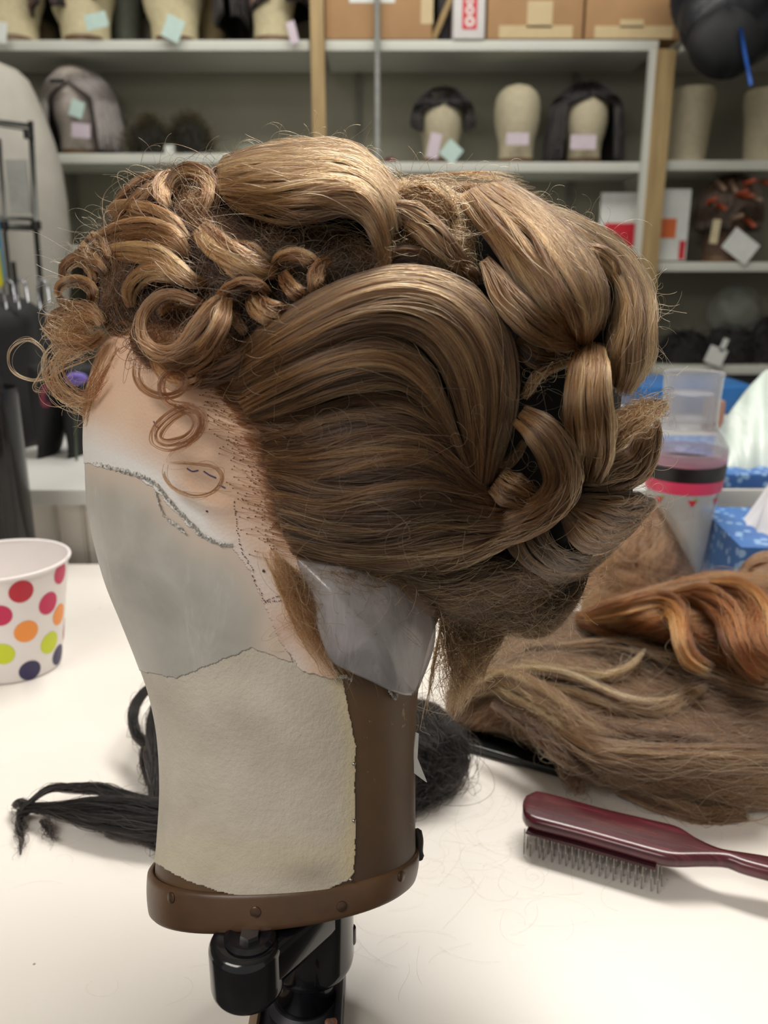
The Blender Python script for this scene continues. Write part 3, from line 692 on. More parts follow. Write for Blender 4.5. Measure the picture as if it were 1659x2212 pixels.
patch('plastic_wrap', wrap_poly, .0008, M_WRAP, bl, {'pale': lambda x, y: np.clip(np.exp(-(segdist(x, y, LB)/46)**2)*.95+.5*np.exp(-((x-600)/60)**2-((y-1400)/60)**2), 0, 1)}, wob_=.8)
# crumpled ridge of tape along the edge of the wrap
def ridge(line, n=160, w=7, h=.003):
    c_ = catmull(np.array(line, float), n); vs = []
    for i, (x, y) in enumerate(c_):
        for j, k in enumerate((-1, -.4, .2, 1)):
            s = surf(max(x, 190)+random.uniform(-2, 2), y+k*w+random.uniform(-3, 3))
            if s is None: s = PH(x, y, .01)
            s = s+toN(s)*(.0018+(h*random.uniform(.1, 1) if j in (1, 2) else 0)); vs.append(s)
    return vs, grid_faces(n, 4).tolist()
t = NT('crumpled_film'); f = t.noise(160, 3, .6); t.bsdf(srgb(212, 212, 208), .18, bump=f, bstr=.8, bdist=.002, Alpha=.8); M_FILM = t.m
vs, fs = ridge([(190, 996), (232, 1008), (290, 1024), (335, 1046), (372, 1090), (430, 1150)], 110, 5)
mesh('crumpled_tape', vs, fs, M_FILM, bl, False)
for ln in ([(425, 1150), (470, 1172), (500, 1176)], [(335, 1060), (352, 1110), (400, 1150)], [(720, 1468), (745, 1462), (760, 1470)], [(840, 1490), (855, 1510), (860, 1495)]):
    vs, fs = ridge(ln, 24, 4, .002); mesh('crumpled_tape', vs, fs, M_FILM, bl, False)
# leather band, rim and studs
t = NT('band_leather'); f = t.noise(14, 5, .6); t.bsdf(t.ramp(f, [(.3, srgb(72, 52, 38)), (.6, srgb(104, 76, 52)), (.8, srgb(128, 98, 72))]), .38, bump=t.noise(160, 3), bstr=.2, bdist=.0006); M_BAND = t.m
bt = np.linspace(0, 1, 14); br = []
for k in bt:
    r0 = np.array([338, 1951, 891, 1890, .047]); r1 = np.array([336, 1860, 897, 1828, .0485]); br.append(r0*(1-k)+r1*k)
br = np.array(br); offs = .0012+.0012*np.sin(np.clip(bt, .02, .98)*math.pi)**.5; offs[0] = .0005; offs[-1] = .0004
pb = block_pts(br, TH[::6]); th4 = TH[::6]
cen = pb.mean(1, keepdims=True); d = pb-cen; d /= np.linalg.norm(d, axis=2, keepdims=True)
pb2 = pb+d*offs[:, None, None]; fb = grid_faces(14, len(th4), True).tolist()
pb3 = pb-d*.001
allv = np.concatenate([pb2, pb3[::-1]], 0)
o = mesh('leather_band', allv.reshape(-1, 3), grid_faces(28, len(th4), True).tolist(), M_BAND, bl)
M_STUD = simple('stud_brass', srgb(86, 66, 52), .3, Metallic=.5)
def bandpt(x, y):
    bvb = BVHTree.FromPolygons([tuple(v) for v in allv.reshape(-1, 3)], [tuple(f) for f in grid_faces(28, len(th4), True).tolist()])
    r = ray(x, y); h = bvb.ray_cast(Vector(CAM), Vector(r).normalized()); return h
for (x, y) in ((370, 1939), (552, 1970), (738, 1958), (867, 1893)):
    h = bandpt(x, y)
    if h[0] is None: continue
    n_ = h[1] if h[1].dot(Vector(CAM)-h[0]) > 0 else -h[1]
    q = n_.to_track_quat('Z', 'Y').to_matrix()
    lathe('stud', [(.0024, -.0005), (.0023, .0004), (.0018, .0007), (0, .0008)], h[0], M_STUD, bl, n=20, rot=q)
M_PIN = simple('pin_steel', srgb(190, 186, 176), .2, Metallic=1.0)
for (x, y) in ((764, 1650), (764, 1773), (757, 1900), (333, 1865)):
    s = surf(x, y)
    if s is None: continue
    bm = bmesh.new(); bmesh.ops.create_uvsphere(bm, u_segments=10, v_segments=8, radius=.0008); bmesh.ops.translate(bm, vec=Vector(s+toN(s)*.0014), verts=bm.verts); from_bm('pin_head', bm, M_PIN, bl)
# clear plastic over the ear/nape
cp = [(640, 1205), (730, 1205), (800, 1215), (860, 1238), (905, 1280), (937, 1340), (935, 1400), (912, 1465), (893, 1500), (850, 1494), (800, 1470), (752, 1448), (712, 1420), (676, 1320)]
oc = catmull(np.array(cp+[cp[0]], float), 73)[:-1]; cc = np.array([812, 1370.]); vs = []; NR = 22
for i in range(NR):
    rho = i/(NR-1)
    for q in oc:
        x, y = cc+(q-cc)*rho
        h = .064*math.sqrt(max(0, 1-((x-615)/345)**2))*(1-.0*rho)+.009*(1-rho**2)+.0007*math.sin(x*.05+y*.012)*rho
        vs.append(PH(x, y, h))
t = NT('cling_film'); g = t.noise(34, 5, .6, dist=1.5, vec=t.mapv((1.6, 1, .45)))
c = t.ramp(g, [(.35, srgb(150, 145, 146)), (.6, srgb(172, 167, 168)), (.78, srgb(206, 202, 204))])  # palest stop paints whitish fold highlights into the film
t.bsdf(c, .22, bump=g, bstr=.5, bdist=.0016, Alpha=.72, Coat_Weight=.5, Coat_Roughness=.1); M_CLING = t.m
o = mesh('clear_plastic_ear_cover', vs, grid_faces(NR, 72, True).tolist(), M_CLING, bl); md = o.modifiers.new('s', 'SOLIDIFY'); md.thickness = .0004
# white paper slip at the back of the neck & leather tab
M_PAPER = simple('white_paper', srgb(232, 232, 232), .7, .02)
a = [PH(897, 1582, .010), PH(903, 1585, .004), PH(900, 1640, .004), PH(921, 1690, .002), PH(894, 1670, .012), PH(893, 1620, .012)]
o = mesh('paper_tag', a, [(0, 1, 2, 3, 4, 5)], M_PAPER, bl, False); md = o.modifiers.new('s', 'SOLIDIFY'); md.thickness = .0004
pts_ = catmull(np.array([(900, 1790), (905, 1815), (904, 1840), (909, 1858)], float), 12); tube('strap_end', [PH(x, y, .0) for x, y in pts_], [.0009]+[.0022]*10+[.001], simple('strap_dark', srgb(38, 30, 26), .5), bl)

# ---------------------------------------------------------------- BLOCK HOLDER (clamp)
hd = empty('block_holder', tuple(PT(650, 2212, .0))); tag(hd, 'glossy black swivel clamp holding the wig block at the bench edge', 'clamp')
t = NT('black_enamel'); f = t.noise(60, 4); t.bsdf(t.ramp(f, [(.4, srgb(12, 13, 18)), (.8, srgb(26, 27, 34))]), .16, bump=f, bstr=.04, Coat_Weight=.4); M_ENAM = t.m
M_CAST = simple('cast_grey', srgb(52, 52, 58), .35, Metallic=.4); M_RUST = simple('bracket_wood', srgb(150, 128, 106), .6)
def vcyl(name, x, ytop, Y, wpx, ybot, mat, bev=.004, parent=hd, lean=0):
    a = P(x, ytop, Y); b = P(x, ybot, Y); s = np.linalg.norm(a-CAM)/F; r = wpx*s/2; h = a[2]-b[2]
    prof = [(0, 0), (r-bev, 0)]+[(r-bev+bev*math.sin(q), bev-bev*math.cos(q)) for q in np.linspace(.3, math.pi/2, 5)]+[(r, h-bev*.6)]+[(r-bev*.6+bev*.6*math.cos(q), h-bev*.6+bev*.6*math.sin(q)) for q in np.linspace(.3, math.pi/2, 4)]+[(0, h)]
    return lathe(name, prof, (a[0], Y, b[2]), mat, parent, n=48), a, b, r
_, a1, b1, r1 = vcyl('swivel_head', 666, 1892, .337, 178, 2092, M_ENAM, .010)
_, a2, b2, r2 = vcyl('locking_knob', 530, 2026, .298, 142, 2146, M_ENAM, .007)
# web joining the knob boss and the head
def hull2(c0, r0, c1, r1, n=40):
    d = np.array(c1)-np.array(c0); L = np.linalg.norm(d); th = math.atan2(d[1], d[0]); be = math.acos(max(-1, min(1, (r0-r1)/L)))
    a0 = np.linspace(th+be, th+2*math.pi-be, n); a1 = np.linspace(th-be, th+be, n)
    return [(c0[0]+r0*math.cos(a), c0[1]+r0*math.sin(a)) for a in a0]+[(c1[0]+r1*math.cos(a), c1[1]+r1*math.sin(a)) for a in a1]
zt2, zb2 = a2[2]-.0006, b2[2]+.006; vs = []
for z_, dr in ((zb2, .006), (zb2+.003, .002), (zb2+.007, .0006), (zt2-.004, .0006), (zt2-.001, .002), (zt2, .005)):
    vs += [(x, y, z_) for x, y in hull2((a2[0], .298), r2-dr, (a1[0], .337), r1-dr)]
mesh('connecting_web', vs, grid_faces(6, 80, True).tolist()+[list(range(79, -1, -1)), list(range(400, 480))], M_ENAM, hd).data.set_sharp_from_angle(angle=math.radians(50))
lathe('ring', [(.0, 0), (.0105, 0), (.0110, .0014), (.009, .0026), (.006, .0016), (0, .0016)], (a2[0]+.002, .298, a2[2]-.0004), M_ENAM, hd, n=40)
bm = bmesh.new(); bmesh.ops.create_cone(bm, cap_ends=True, segments=6, radius1=.0046, radius2=.0042, depth=.0022); bmesh.ops.translate(bm, vec=(a2[0]+.002, .298, a2[2]+.0018), verts=bm.verts); from_bm('screw_head', bm, simple('screw_steel', srgb(120, 118, 118), .3, Metallic=.9), hd, False)
for an in (0.4, 2.5, 4.6):
    q = np.array([a2[0]+.002+.009*math.cos(an), .298+.009*math.sin(an), a2[2]+.002])
o, a3, b3, r3 = vcyl('shaft', 657, 2060, .340, 118, 2190, M_ENAM, .004)
lathe('collar', [(r3+.0002, 0), (r3+.0035, 0), (r3+.004, .003), (r3+.001, .006), (r3, .006)], (a3[0], .340, b3[2]+.006), M_CAST, hd, n=48)
vcyl('set_screw', 757, 2000, .338, 22, 2040, M_ENAM, .002)
# bracket that grips the bench edge
zb = b3[2]
xa = P(540, 2200, .33)[0]; xb = P(742, 2200, .33)[0]
box('bracket', (xa+.004, .285, zb-.030), (xb-.004, .368, zb+.004), M_CAST, hd, bev=.003)
box('side_plate', (xb-.004, .292, zb-.030), (xb-.0005, .366, zb+.016), M_CAST, hd, bev=.0012)
box('pale_shim', (xa, .290, zb-.03), (xa+.004, .366, zb+.010), M_RUST, hd, bev=.0006)
tube('lever_pin', [P(708, 2210, .300), P(722, 2208, .303)], .0018, simple('pin_orange', srgb(120, 78, 56), .5), hd)
for (x, y) in ((560, 2188), (600, 2199)):
    q = P(x, y, .296); lathe('bolt', [(0, 0), (.0035, 0), (.003, .002), (0, .0025)], (q[0], .296, zb+.0035), M_CAST, hd, n=6)
box('jaw', (xa+.01, .298, -.075), (xb-.01, .322, zb-.028), M_CAST, hd, bev=.002)
box('lower_jaw', (xa+.01, .298, -.085), (xb-.01, .372, -.060), M_CAST, hd, bev=.002)

# ---------------------------------------------------------------- WIG
wg = empty('brown_wig', tuple(PH(700, 1100, 0))); tag(wg, 'brown curled updo wig with front curls, swept side and pinned back rolls', 'wig')
# lace front
lace_poly = [(60, 1000), (186, 1001), (232, 1012), (290, 1028), (330, 1052), (370, 1095), (410, 1138), (440, 1166), (500, 1180), (540, 1235), (575, 1320), (600, 1380), (650, 1450), (735, 1472), (705, 1400), (672, 1300), (650, 1180), (650, 1050), (640, 850), (600, 760), (520, 740), (420, 700), (300, 660), (100, 660), (60, 800)]
t = NT('lace'); g = t.noise(16, 4, .6); net = t.n('ShaderNodeTexVoronoi'); net.inputs['Scale'].default_value = 700; t.l(t.obj(), net.inputs['Vector'])
c = t.ramp(g, [(.3, srgb(206, 168, 140)), (.6, srgb(220, 188, 162)), (.8, srgb(228, 200, 176))])
c = t.mix(t.attr('pale'), c, srgb(226, 222, 218)); c = t.mix(t.attr('pink'), c, srgb(198, 160, 138))
t.bsdf(c, .5, bump=t.math('ADD', net.outputs['Distance'], t.math('MULTIPLY', g, 2)), bstr=.12, bdist=.001); M_LACE = t.m
def gz(x, y, cx_, cy_, sx, sy, a=1): return a*np.exp(-((x-cx_)/sx)**2-((y-cy_)/sy)**2)
def pale(x, y):
    s = .95/(1+np.exp(-((y-905)-(x-190)*.62)/22.0))
    s = np.where(x > 430, s*np.clip(1-(x-430)/90, .15, 1), s)
    return np.clip(s+.5*np.exp(-(segdist(x, y, LB)/26)**2)+gz(x, y, 545, 1120, 60, 60, .25)+gz(x, y, 610, 1240, 40, 60, .2)-gz(x, y, 440, 1050, 60, 45, .6)-gz(x, y, 540, 1000, 70, 90, .5), 0, 1)
patch('lace_front', lace_poly, .0011, M_LACE, wg, {'pale': pale, 'pink': lambda x, y: np.clip(gz(x, y, 210, 850, 40, 50, .5)+gz(x, y, 600, 1370, 45, 80, .6)+gz(x, y, 300, 740, 120, 60, .4)+gz(x, y, 560, 1000, 60, 200, .35), 0, 1)}, wob_=1.0)
# inked dots, marks
M_INK = simple('ink_dots', srgb(96, 66, 74), .6); M_INKB = simple('ink_line', srgb(88, 78, 120), .6)
def on(x, y, o=.0018):
    s = surf(x, y); return None if s is None else s+toN(s)*o
def dots(name, line, n, r, mat, jit=1.2):
    bm = bmesh.new(); c_ = catmull(np.array(line, float), n)
    for x, y in c_:
        s = on(x+random.uniform(-jit, jit), y+random.uniform(-jit, jit), .0017)
        if s is None: continue
        r_ = bmesh.ops.create_uvsphere(bm, u_segments=6, v_segments=4, radius=r*random.uniform(.7, 1.2)); bmesh.ops.translate(bm, vec=Vector(s), verts=r_['verts'])
    return from_bm(name, bm, mat, wg)
dots('inked_dotted_line', [(505, 1082), (510, 1110), (512, 1140), (516, 1165), (524, 1195), (536, 1215), (545, 1228), (548, 1250), (560, 1275), (574, 1300)], 44, .00026, M_INK, 2.2)
dots('inked_dotted_line', [(574, 1300), (590, 1299), (612, 1298), (640, 1297)], 15, .00026, M_INK, 1)
dots('inked_dotted_line', [(576, 1298), (590, 1291), (604, 1288)], 8, .00026, M_INK, 1)
for ln in ([(332, 910), (336, 920), (345, 926)], [(404, 1012), (415, 1018), (428, 1016)], [(440, 1018), (452, 1026), (466, 1032)], [(474, 1048), (486, 1054)]):
    c_ = catmull(np.array(ln, float), 12); tube('ink_mark', [on(x, y, .0017) for x, y in c_], .0003, M_INKB, wg, n=6)
dots('speck', [(446, 1104), (447, 1104.5)], 2, .0005, M_INK, 0); dots('speck', [(569, 1233), (570, 1234)], 2, .0006, M_INK, 0)
# dark foundation under the hair
outl = [(168, 600), (200, 520), (270, 440), (380, 392), (480, 372), (640, 340), (780, 350), (870, 415), (1000, 440), (1120, 440), (1270, 500), (1370, 580), (1385, 700), (1350, 850), (1350, 960), (1372, 1090), (1280, 1195), (1235, 1285), (1050, 1330), (960, 1290), (900, 1235), (780, 1215), (680, 1190), (640, 1050), (610, 900), (520, 800), (400, 735), (300, 690), (215, 700)]
oo = catmull(np.array(outl+[outl[0]], float), 145)[:-1]; cen_ = np.array([840, 760.]); vs = []; NR = 40
fr_ = []; bk = []
for i in range(NR):
    rho = (i+.5)/NR*1.0 if i else .001
    rr = []
    for q in oo:
        x, y = cen_+(q-cen_)*rho; k = min(1, (1-rho)/.14); k = k*k*(3-2*k)
        rr.append((x, y, (dome(x, y)-.013)*k-.002*(1-k), rho))
    fr_.append([PH(x, y, h) for x, y, h, _ in rr]); bk.append([P(x, y, Dax(x, y)+.062*math.sqrt(max(0, 1-rh**2))+.001) for x, y, h, rh in rr])
vs = np.concatenate([np.array(fr_), np.array(bk)[::-1]], 0)
fs = grid_faces(2*NR, 144, True).tolist(); fs.append(list(range(143, -1, -1))); fs.append(list(range((2*NR-1)*144, 2*NR*144)))
mesh('wig_foundation', vs.reshape(-1, 3), fs, M_CAP, wg)

S = lambda name, g, n, **k: sheet(name, g, n, wg, **k)
L_ = lambda name, p, w, n, **k: lock(name, p, w, n, wg, **k)
# nape / under layer
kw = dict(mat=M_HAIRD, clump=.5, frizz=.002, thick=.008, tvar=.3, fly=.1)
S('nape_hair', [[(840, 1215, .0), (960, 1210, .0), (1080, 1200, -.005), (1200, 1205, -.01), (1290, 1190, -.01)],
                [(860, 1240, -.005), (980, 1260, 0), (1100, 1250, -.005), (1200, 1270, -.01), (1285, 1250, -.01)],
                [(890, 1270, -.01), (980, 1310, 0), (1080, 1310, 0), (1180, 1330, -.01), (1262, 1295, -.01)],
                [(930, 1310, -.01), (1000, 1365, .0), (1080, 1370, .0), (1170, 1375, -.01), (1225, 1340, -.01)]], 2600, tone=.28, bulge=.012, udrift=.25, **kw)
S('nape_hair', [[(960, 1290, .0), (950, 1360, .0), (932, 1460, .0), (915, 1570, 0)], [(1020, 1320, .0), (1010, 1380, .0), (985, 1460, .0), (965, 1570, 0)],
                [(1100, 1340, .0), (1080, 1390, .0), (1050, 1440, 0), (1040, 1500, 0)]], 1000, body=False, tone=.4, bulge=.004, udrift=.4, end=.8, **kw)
# lower horizontal swept side
def big(name, gs, n, **k): return S(name, gs, n, M=28, **k)
SD = dict(clump=.72, thick=.006, tvar=.3, fly=.03, frizz=.0007, udrift=.05, start=.05, end=.08, bodyoff=.005)
big('side_hair', [
  [(556, 905, 's'), (660, 885, .004), (780, 850, .006), (880, 852, .006), (950, 900, .004), (1005, 975, .0), (1030, 1040, -.003)],
  [(562, 960, 's'), (670, 945, .005), (790, 925, .008), (900, 930, .008), (970, 975, .005), (1030, 1040, .002), (1075, 1080, .0)],
  [(575, 1020, 's'), (680, 1020, .006), (800, 1005, .010), (910, 1010, .010), (990, 1050, .007), (1060, 1090, .003), (1110, 1100, .002)],
  [(590, 1080, 's'), (700, 1092, .007), (820, 1082, .012), (930, 1085, .012), (1020, 1110, .009), (1090, 1120, .006), (1150, 1095, .003)],
  [(605, 1140, 's'), (710, 1160, .007), (830, 1155, .013), (940, 1152, .013), (1030, 1150, .010), (1110, 1135, .007), (1175, 1090, .005)],
  [(625, 1190, 's'), (720, 1208, .006), (840, 1210, .011), (950, 1200, .011), (1040, 1180, .010), (1120, 1150, .007), (1190, 1095, .005)],
  [(645, 1212, 's'), (740, 1230, .003), (850, 1236, .006), (960, 1222, .007), (1050, 1195, .006), (1130, 1160, .004), (1200, 1100, .003)]], 6500, clumps=46, bulge=.006, tone=.36, **SD)
big('side_hair', [
  [(505, 850, 's'), (600, 790, .012), (700, 745, .016), (800, 722, .016), (890, 745, .014), (945, 810, .010), (975, 900, .004), (1005, 1000, 0)],
  [(520, 880, 's'), (620, 830, .012), (720, 795, .018), (820, 780, .018), (890, 810, .014), (945, 870, .008), (985, 950, .003), (1015, 1020, 0)],
  [(545, 915, 's'), (650, 880, .010), (750, 850, .014), (850, 840, .014), (910, 870, .010), (960, 930, .005), (1000, 1000, .001), (1030, 1050, -.002)]], 3200, clumps=24, bulge=.008, tone=.46, **SD)
big('side_hair', [
  [(490, 770, .0), (560, 705, .010), (660, 640, .018), (770, 592, .022), (880, 572, .024), (985, 598, .024), (1065, 660, .022), (1112, 750, .018), (1118, 860, .012), (1095, 960, .006), (1070, 1040, .0)],
  [(492, 800, .0), (580, 740, .014), (680, 678, .022), (780, 632, .028), (880, 622, .030), (970, 650, .030), (1035, 715, .027), (1070, 800, .021), (1075, 890, .014), (1062, 975, .006), (1055, 1050, .0)],
  [(495, 825, .0), (590, 775, .014), (690, 720, .022), (790, 680, .027), (880, 675, .028), (950, 705, .027), (1000, 770, .023), (1025, 850, .017), (1032, 930, .010), (1038, 1000, .004), (1040, 1060, 0)],
  [(500, 848, .0), (600, 800, .012), (700, 752, .018), (800, 722, .021), (880, 730, .021), (935, 775, .018), (970, 840, .012), (990, 910, .006), (1005, 980, .002), (1020, 1050, 0)]], 5600, clumps=34, bulge=.006, tone=.44, **SD)
# crown frizz & connecting locks
kw = dict(clump=.45, frizz=.0022, tvar=.3, fly=.18)
S('crown_hair', [[(800, 400, -.0), (870, 395, 0), (950, 408, 0), (1010, 430, 0)], [(800, 450, 0), (880, 440, .0), (960, 460, .0), (1030, 490, 0)], [(830, 520, .0), (900, 500, .0), (970, 530, .0), (1030, 560, 0)], [(820, 580, .0), (900, 560, .0), (980, 590, 0), (1050, 620, 0)]], 1900, tone=.62, bulge=.006, udrift=.35, thick=.01, **kw)
L_('crown_curl', [(836, 455, .012), (890, 470, .016), (940, 512, .018), (985, 560, .014), (1015, 605, .006)], [46, 62, 60, 46, 30], 700, tone=.5)
L_('crown_curl', [(858, 425, .006), (905, 418, .012), (950, 440, .014), (985, 480, .010)], [30, 44, 44, 30], 420, tone=.6, frizz=.0014, fly=.15)
L_('crown_curl', [(800, 610, .0), (850, 560, .008), (900, 555, .010), (940, 585, .006)], [24, 40, 40, 24], 320, tone=.3, frizz=.001)
L_('crown_curl', [(960, 560, .006), (1000, 575, .012), (1025, 600, .010), (1015, 625, .004)], [16, 24, 24, 16], 200, tone=.42)
# big back crown roll
RL = dict(thick=.007, tvar=.26, fly=.035, frizz=.0009, clump=.6, udrift=.06)
S('back_roll', [
  [(1160, 432, .0), (1260, 468, .0), (1360, 535, .002), (1408, 615, .003), (1420, 706, .004), (1414, 780, .004), (1368, 850, .002)],
  [(1165, 452, .01), (1255, 490, .012), (1340, 555, .014), (1380, 625, .016), (1388, 710, .016), (1378, 790, .014), (1348, 858, .004)],
  [(1175, 478, .012), (1250, 525, .02), (1315, 578, .022), (1345, 635, .022), (1345, 700, .022), (1330, 770, .018), (1330, 850, .004)],
  [(1200, 510, .008), (1255, 550, .01), (1310, 595, .008), (1325, 645, .006), (1318, 700, .006), (1306, 760, .004), (1312, 830, 0)]], 3300, tone=.55, bulge=.010, clumps=22, **RL)
S('back_roll', [
  [(985, 428, .0), (1020, 480, .010), (1075, 555, .018), (1120, 625, .022), (1165, 685, .022), (1205, 722, .016), (1245, 745, .006)],
  [(1020, 405, .006), (1070, 465, .022), (1130, 545, .034), (1180, 615, .038), (1215, 672, .036), (1235, 715, .026), (1255, 745, .010)],
  [(1070, 392, .006), (1120, 440, .024), (1185, 510, .038), (1235, 580, .042), (1262, 645, .040), (1266, 700, .030), (1265, 745, .012)],
  [(1110, 395, .002), (1180, 440, .016), (1250, 510, .026), (1300, 580, .030), (1318, 640, .028), (1305, 700, .020), (1275, 742, .008)]], 3900, tone=.52, bulge=.008, clumps=24, **RL)
L_('back_curl', [(1255, 545, .022), (1290, 562, .026), (1315, 590, .026), (1322, 620, .02)], [40, 60, 56, 30], 420, tone=.5)
L_('back_curl', [(1045, 560, .014), (1070, 600, .024), (1100, 650, .030), (1150, 700, .032), (1200, 732, .026), (1256, 748, .012)], [26, 52, 66, 64, 54, 22], 1100, tone=.5, udrift=.04)
L_('back_curl', [(1110, 740, .008), (1160, 775, .012), (1210, 780, .010), (1250, 765, .006)], [30, 46, 40, 16], 420, tone=.34)
L_('back_curl', [(1130, 860, .006), (1160, 815, .012), (1210, 785, .014), (1240, 780, .010)], [20, 22, 20, 10], 120, tone=.5, frizz=.002, fly=.2)
# lower knot of curls
L_('back_curl', [(1120, 895, .018), (1160, 925, .028), (1200, 980, .032), (1213, 1045, .030), (1180, 1100, .024), (1120, 1130, .014), (1050, 1155, .008)], [50, 78, 84, 74, 78, 82, 60], 2100, tone=.42, udrift=.04)
L_('back_curl', [(1070, 1035, .004), (1105, 1060, .012), (1150, 1080, .012), (1180, 1075, .01)], [60, 84, 64, 34], 620, tone=.38)
L_('back_curl', [(1030, 985, -.004), (1060, 1010, .0), (1100, 1000, .002), (1135, 950, 0)], [22, 30, 26, 16], 220, tone=.28)
L_('back_curl', [(1282, 738, .004), (1276, 775, .030), (1272, 815, .038), (1270, 870, .040), (1276, 930, .036), (1278, 985, .026), (1262, 1040, .012)], [44, 86, 100, 106, 100, 92, 70], 2200, tone=.6, udrift=.03, frizz=.0005)
L_('back_curl', [(1290, 985, .016), (1325, 940, .026), (1370, 905, .026), (1410, 885, .02), (1445, 872, .014)], [30, 68, 62, 46, 14], 900, tone=.58, frizz=.0016, fly=.12, end=.3)
L_('back_curl', [(1255, 1030, .004), (1310, 1020, .008), (1365, 1000, .008), (1392, 955, .006), (1405, 915, .002)], [60, 84, 76, 46, 24], 1000, tone=.38)
L_('back_curl', [(1418, 905, .0), (1420, 940, .004), (1410, 985, .004), (1385, 1025, .002), (1330, 1050, 0)], [14, 22, 28, 34, 30], 420, tone=.55)
L_('back_curl', [(1250, 1065, .004), (1300, 1050, .004), (1360, 1035, .002), (1395, 1020, 0)], [40, 54, 46, 24], 420, tone=.28)
S('back_curl', [
  [(1225, 1075, .010), (1275, 1068, .016), (1330, 1066, .016), (1380, 1066, .010), (1416, 1076, .004)],
  [(1222, 1090, .014), (1275, 1105, .026), (1330, 1108, .026), (1380, 1098, .018), (1418, 1084, .005)],
  [(1215, 1100, .014), (1260, 1145, .026), (1320, 1155, .026), (1375, 1130, .016), (1416, 1092, .004)],
  [(1205, 1105, .012), (1235, 1175, .020), (1290, 1196, .020), (1350, 1165, .010), (1405, 1105, .002)]], 2400, tone=.42, bulge=.006, clumps=18, **RL)
S('back_curl', [
  [(1175, 1100, .008), (1190, 1160, .014), (1230, 1195, .014), (1300, 1200, .006), (1345, 1175, 0)],
  [(1130, 1125, .006), (1150, 1180, .012), (1200, 1220, .012), (1260, 1232, .004), (1310, 1210, -.004)],
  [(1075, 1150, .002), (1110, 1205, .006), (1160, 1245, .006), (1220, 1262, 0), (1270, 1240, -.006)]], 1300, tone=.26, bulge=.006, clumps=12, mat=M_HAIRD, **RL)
S('back_curl', [
  [(1180, 1105, .012), (1110, 1145, .014), (1030, 1180, .012), (950, 1215, .008), (880, 1235, .004)],
  [(1200, 1110, .010), (1130, 1165, .012), (1050, 1205, .010), (970, 1240, .006), (900, 1262, .0)]], 800, tone=.42, bulge=.004, clumps=8, **RL)

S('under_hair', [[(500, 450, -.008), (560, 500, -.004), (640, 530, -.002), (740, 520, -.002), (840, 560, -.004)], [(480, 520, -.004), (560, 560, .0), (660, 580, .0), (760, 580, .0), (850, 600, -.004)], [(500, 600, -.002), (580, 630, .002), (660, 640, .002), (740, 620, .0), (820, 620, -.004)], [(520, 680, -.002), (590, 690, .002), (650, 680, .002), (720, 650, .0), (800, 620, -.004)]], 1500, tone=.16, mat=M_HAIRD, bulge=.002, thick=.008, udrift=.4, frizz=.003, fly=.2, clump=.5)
# top roll
S('top_roll', [
  [(482, 336, .0), (560, 312, .004), (660, 300, .006), (745, 303, .006), (805, 335, .006), (850, 385, .004), (885, 430, .002)],
  [(468, 358, .010), (545, 350, .018), (645, 340, .024), (735, 338, .024), (800, 368, .022), (845, 420, .016), (875, 480, .008)],
  [(468, 384, .012), (545, 392, .026), (645, 392, .034), (735, 372, .034), (798, 400, .032), (835, 455, .024), (850, 520, .012)],
  [(474, 418, .014), (560, 432, .024), (650, 436, .032), (735, 415, .034), (790, 440, .032), (822, 495, .024), (840, 570, .010)],
  [(494, 446, .008), (580, 480, .016), (660, 484, .022), (732, 468, .026), (780, 482, .024), (806, 530, .018), (815, 585, .006)]], 4200, tone=.62, bulge=.006, clumps=26, **RL)
L_('top_roll', [(505, 375, .0), (476, 368, .004), (464, 392, .006), (476, 418, .006), (505, 432, .002)], [16, 26, 32, 26, 14], 380, tone=.4, frizz=.001)
S('top_roll', [[(770, 462, .01), (808, 500, .012), (822, 545, .010), (826, 600, .004)], [(795, 455, .012), (832, 495, .014), (845, 545, .012), (842, 605, .004)]], 260, tone=.6, bulge=.003, thick=.004, frizz=.0014, fly=.1, body=False)
L_('under_curl', [(545, 455, -.0), (585, 500, .0), (630, 520, .0), (690, 505, -.002), (760, 500, -.002)], [16, 26, 34, 34, 20], 260, tone=.3, frizz=.0016, fly=.2)
L_('under_curl', [(700, 560, -.004), (745, 540, .0), (795, 555, .0), (815, 590, -.002)], [16, 30, 30, 18], 200, tone=.2, frizz=.002, fly=.3)

# front curls
FR = dict(mat=M_HAIRR, bmat=M_BODYR, frizz=.0006, fly=.045, tvar=.36)
def fc_(p, w, n, **k):
    q = dict(FR); q.update(k); k = q; L_('front_curl', p, w, int(n*1.25), **k)
# broad underlying mass so the gaps are hair coloured
S('front_hair', [[(215, 540, .0), (250, 470, 0), (320, 415, 0), (400, 385, 0), (470, 380, 0)], [(215, 600, .004), (290, 540, .006), (380, 500, .008), (460, 450, .006), (500, 440, 0)],
                 [(215, 660, .004), (300, 620, .006), (400, 590, .008), (500, 570, .006), (600, 560, 0)], [(215, 700, .0), (320, 700, .0), (430, 690, .004), (530, 670, .004), (680, 620, 0)],
                 [(260, 730, -.004), (340, 770, -.002), (440, 775, .0), (520, 760, .0), (640, 690, 0)]], 3200, tone=.12, udrift=.5, bulge=.004, thick=.012, **dict(FR, frizz=.003, fly=.1), clump=.5)
fc_([(258, 470), (262, 440, .004), (300, 405, .010), (345, 385, .008), (372, 372, .004)], [20, 34, 40, 30, 16], 380, tone=.5)
fc_([(250, 485, .006), (290, 447, .014), (330, 410, .018), (362, 385, .012)], [26, 36, 36, 20], 360, tone=.55)
fc_([(372, 372, .010), (352, 390, .018), (350, 420, .020), (366, 448, .014)], [18, 34, 36, 18], 340, tone=.62)
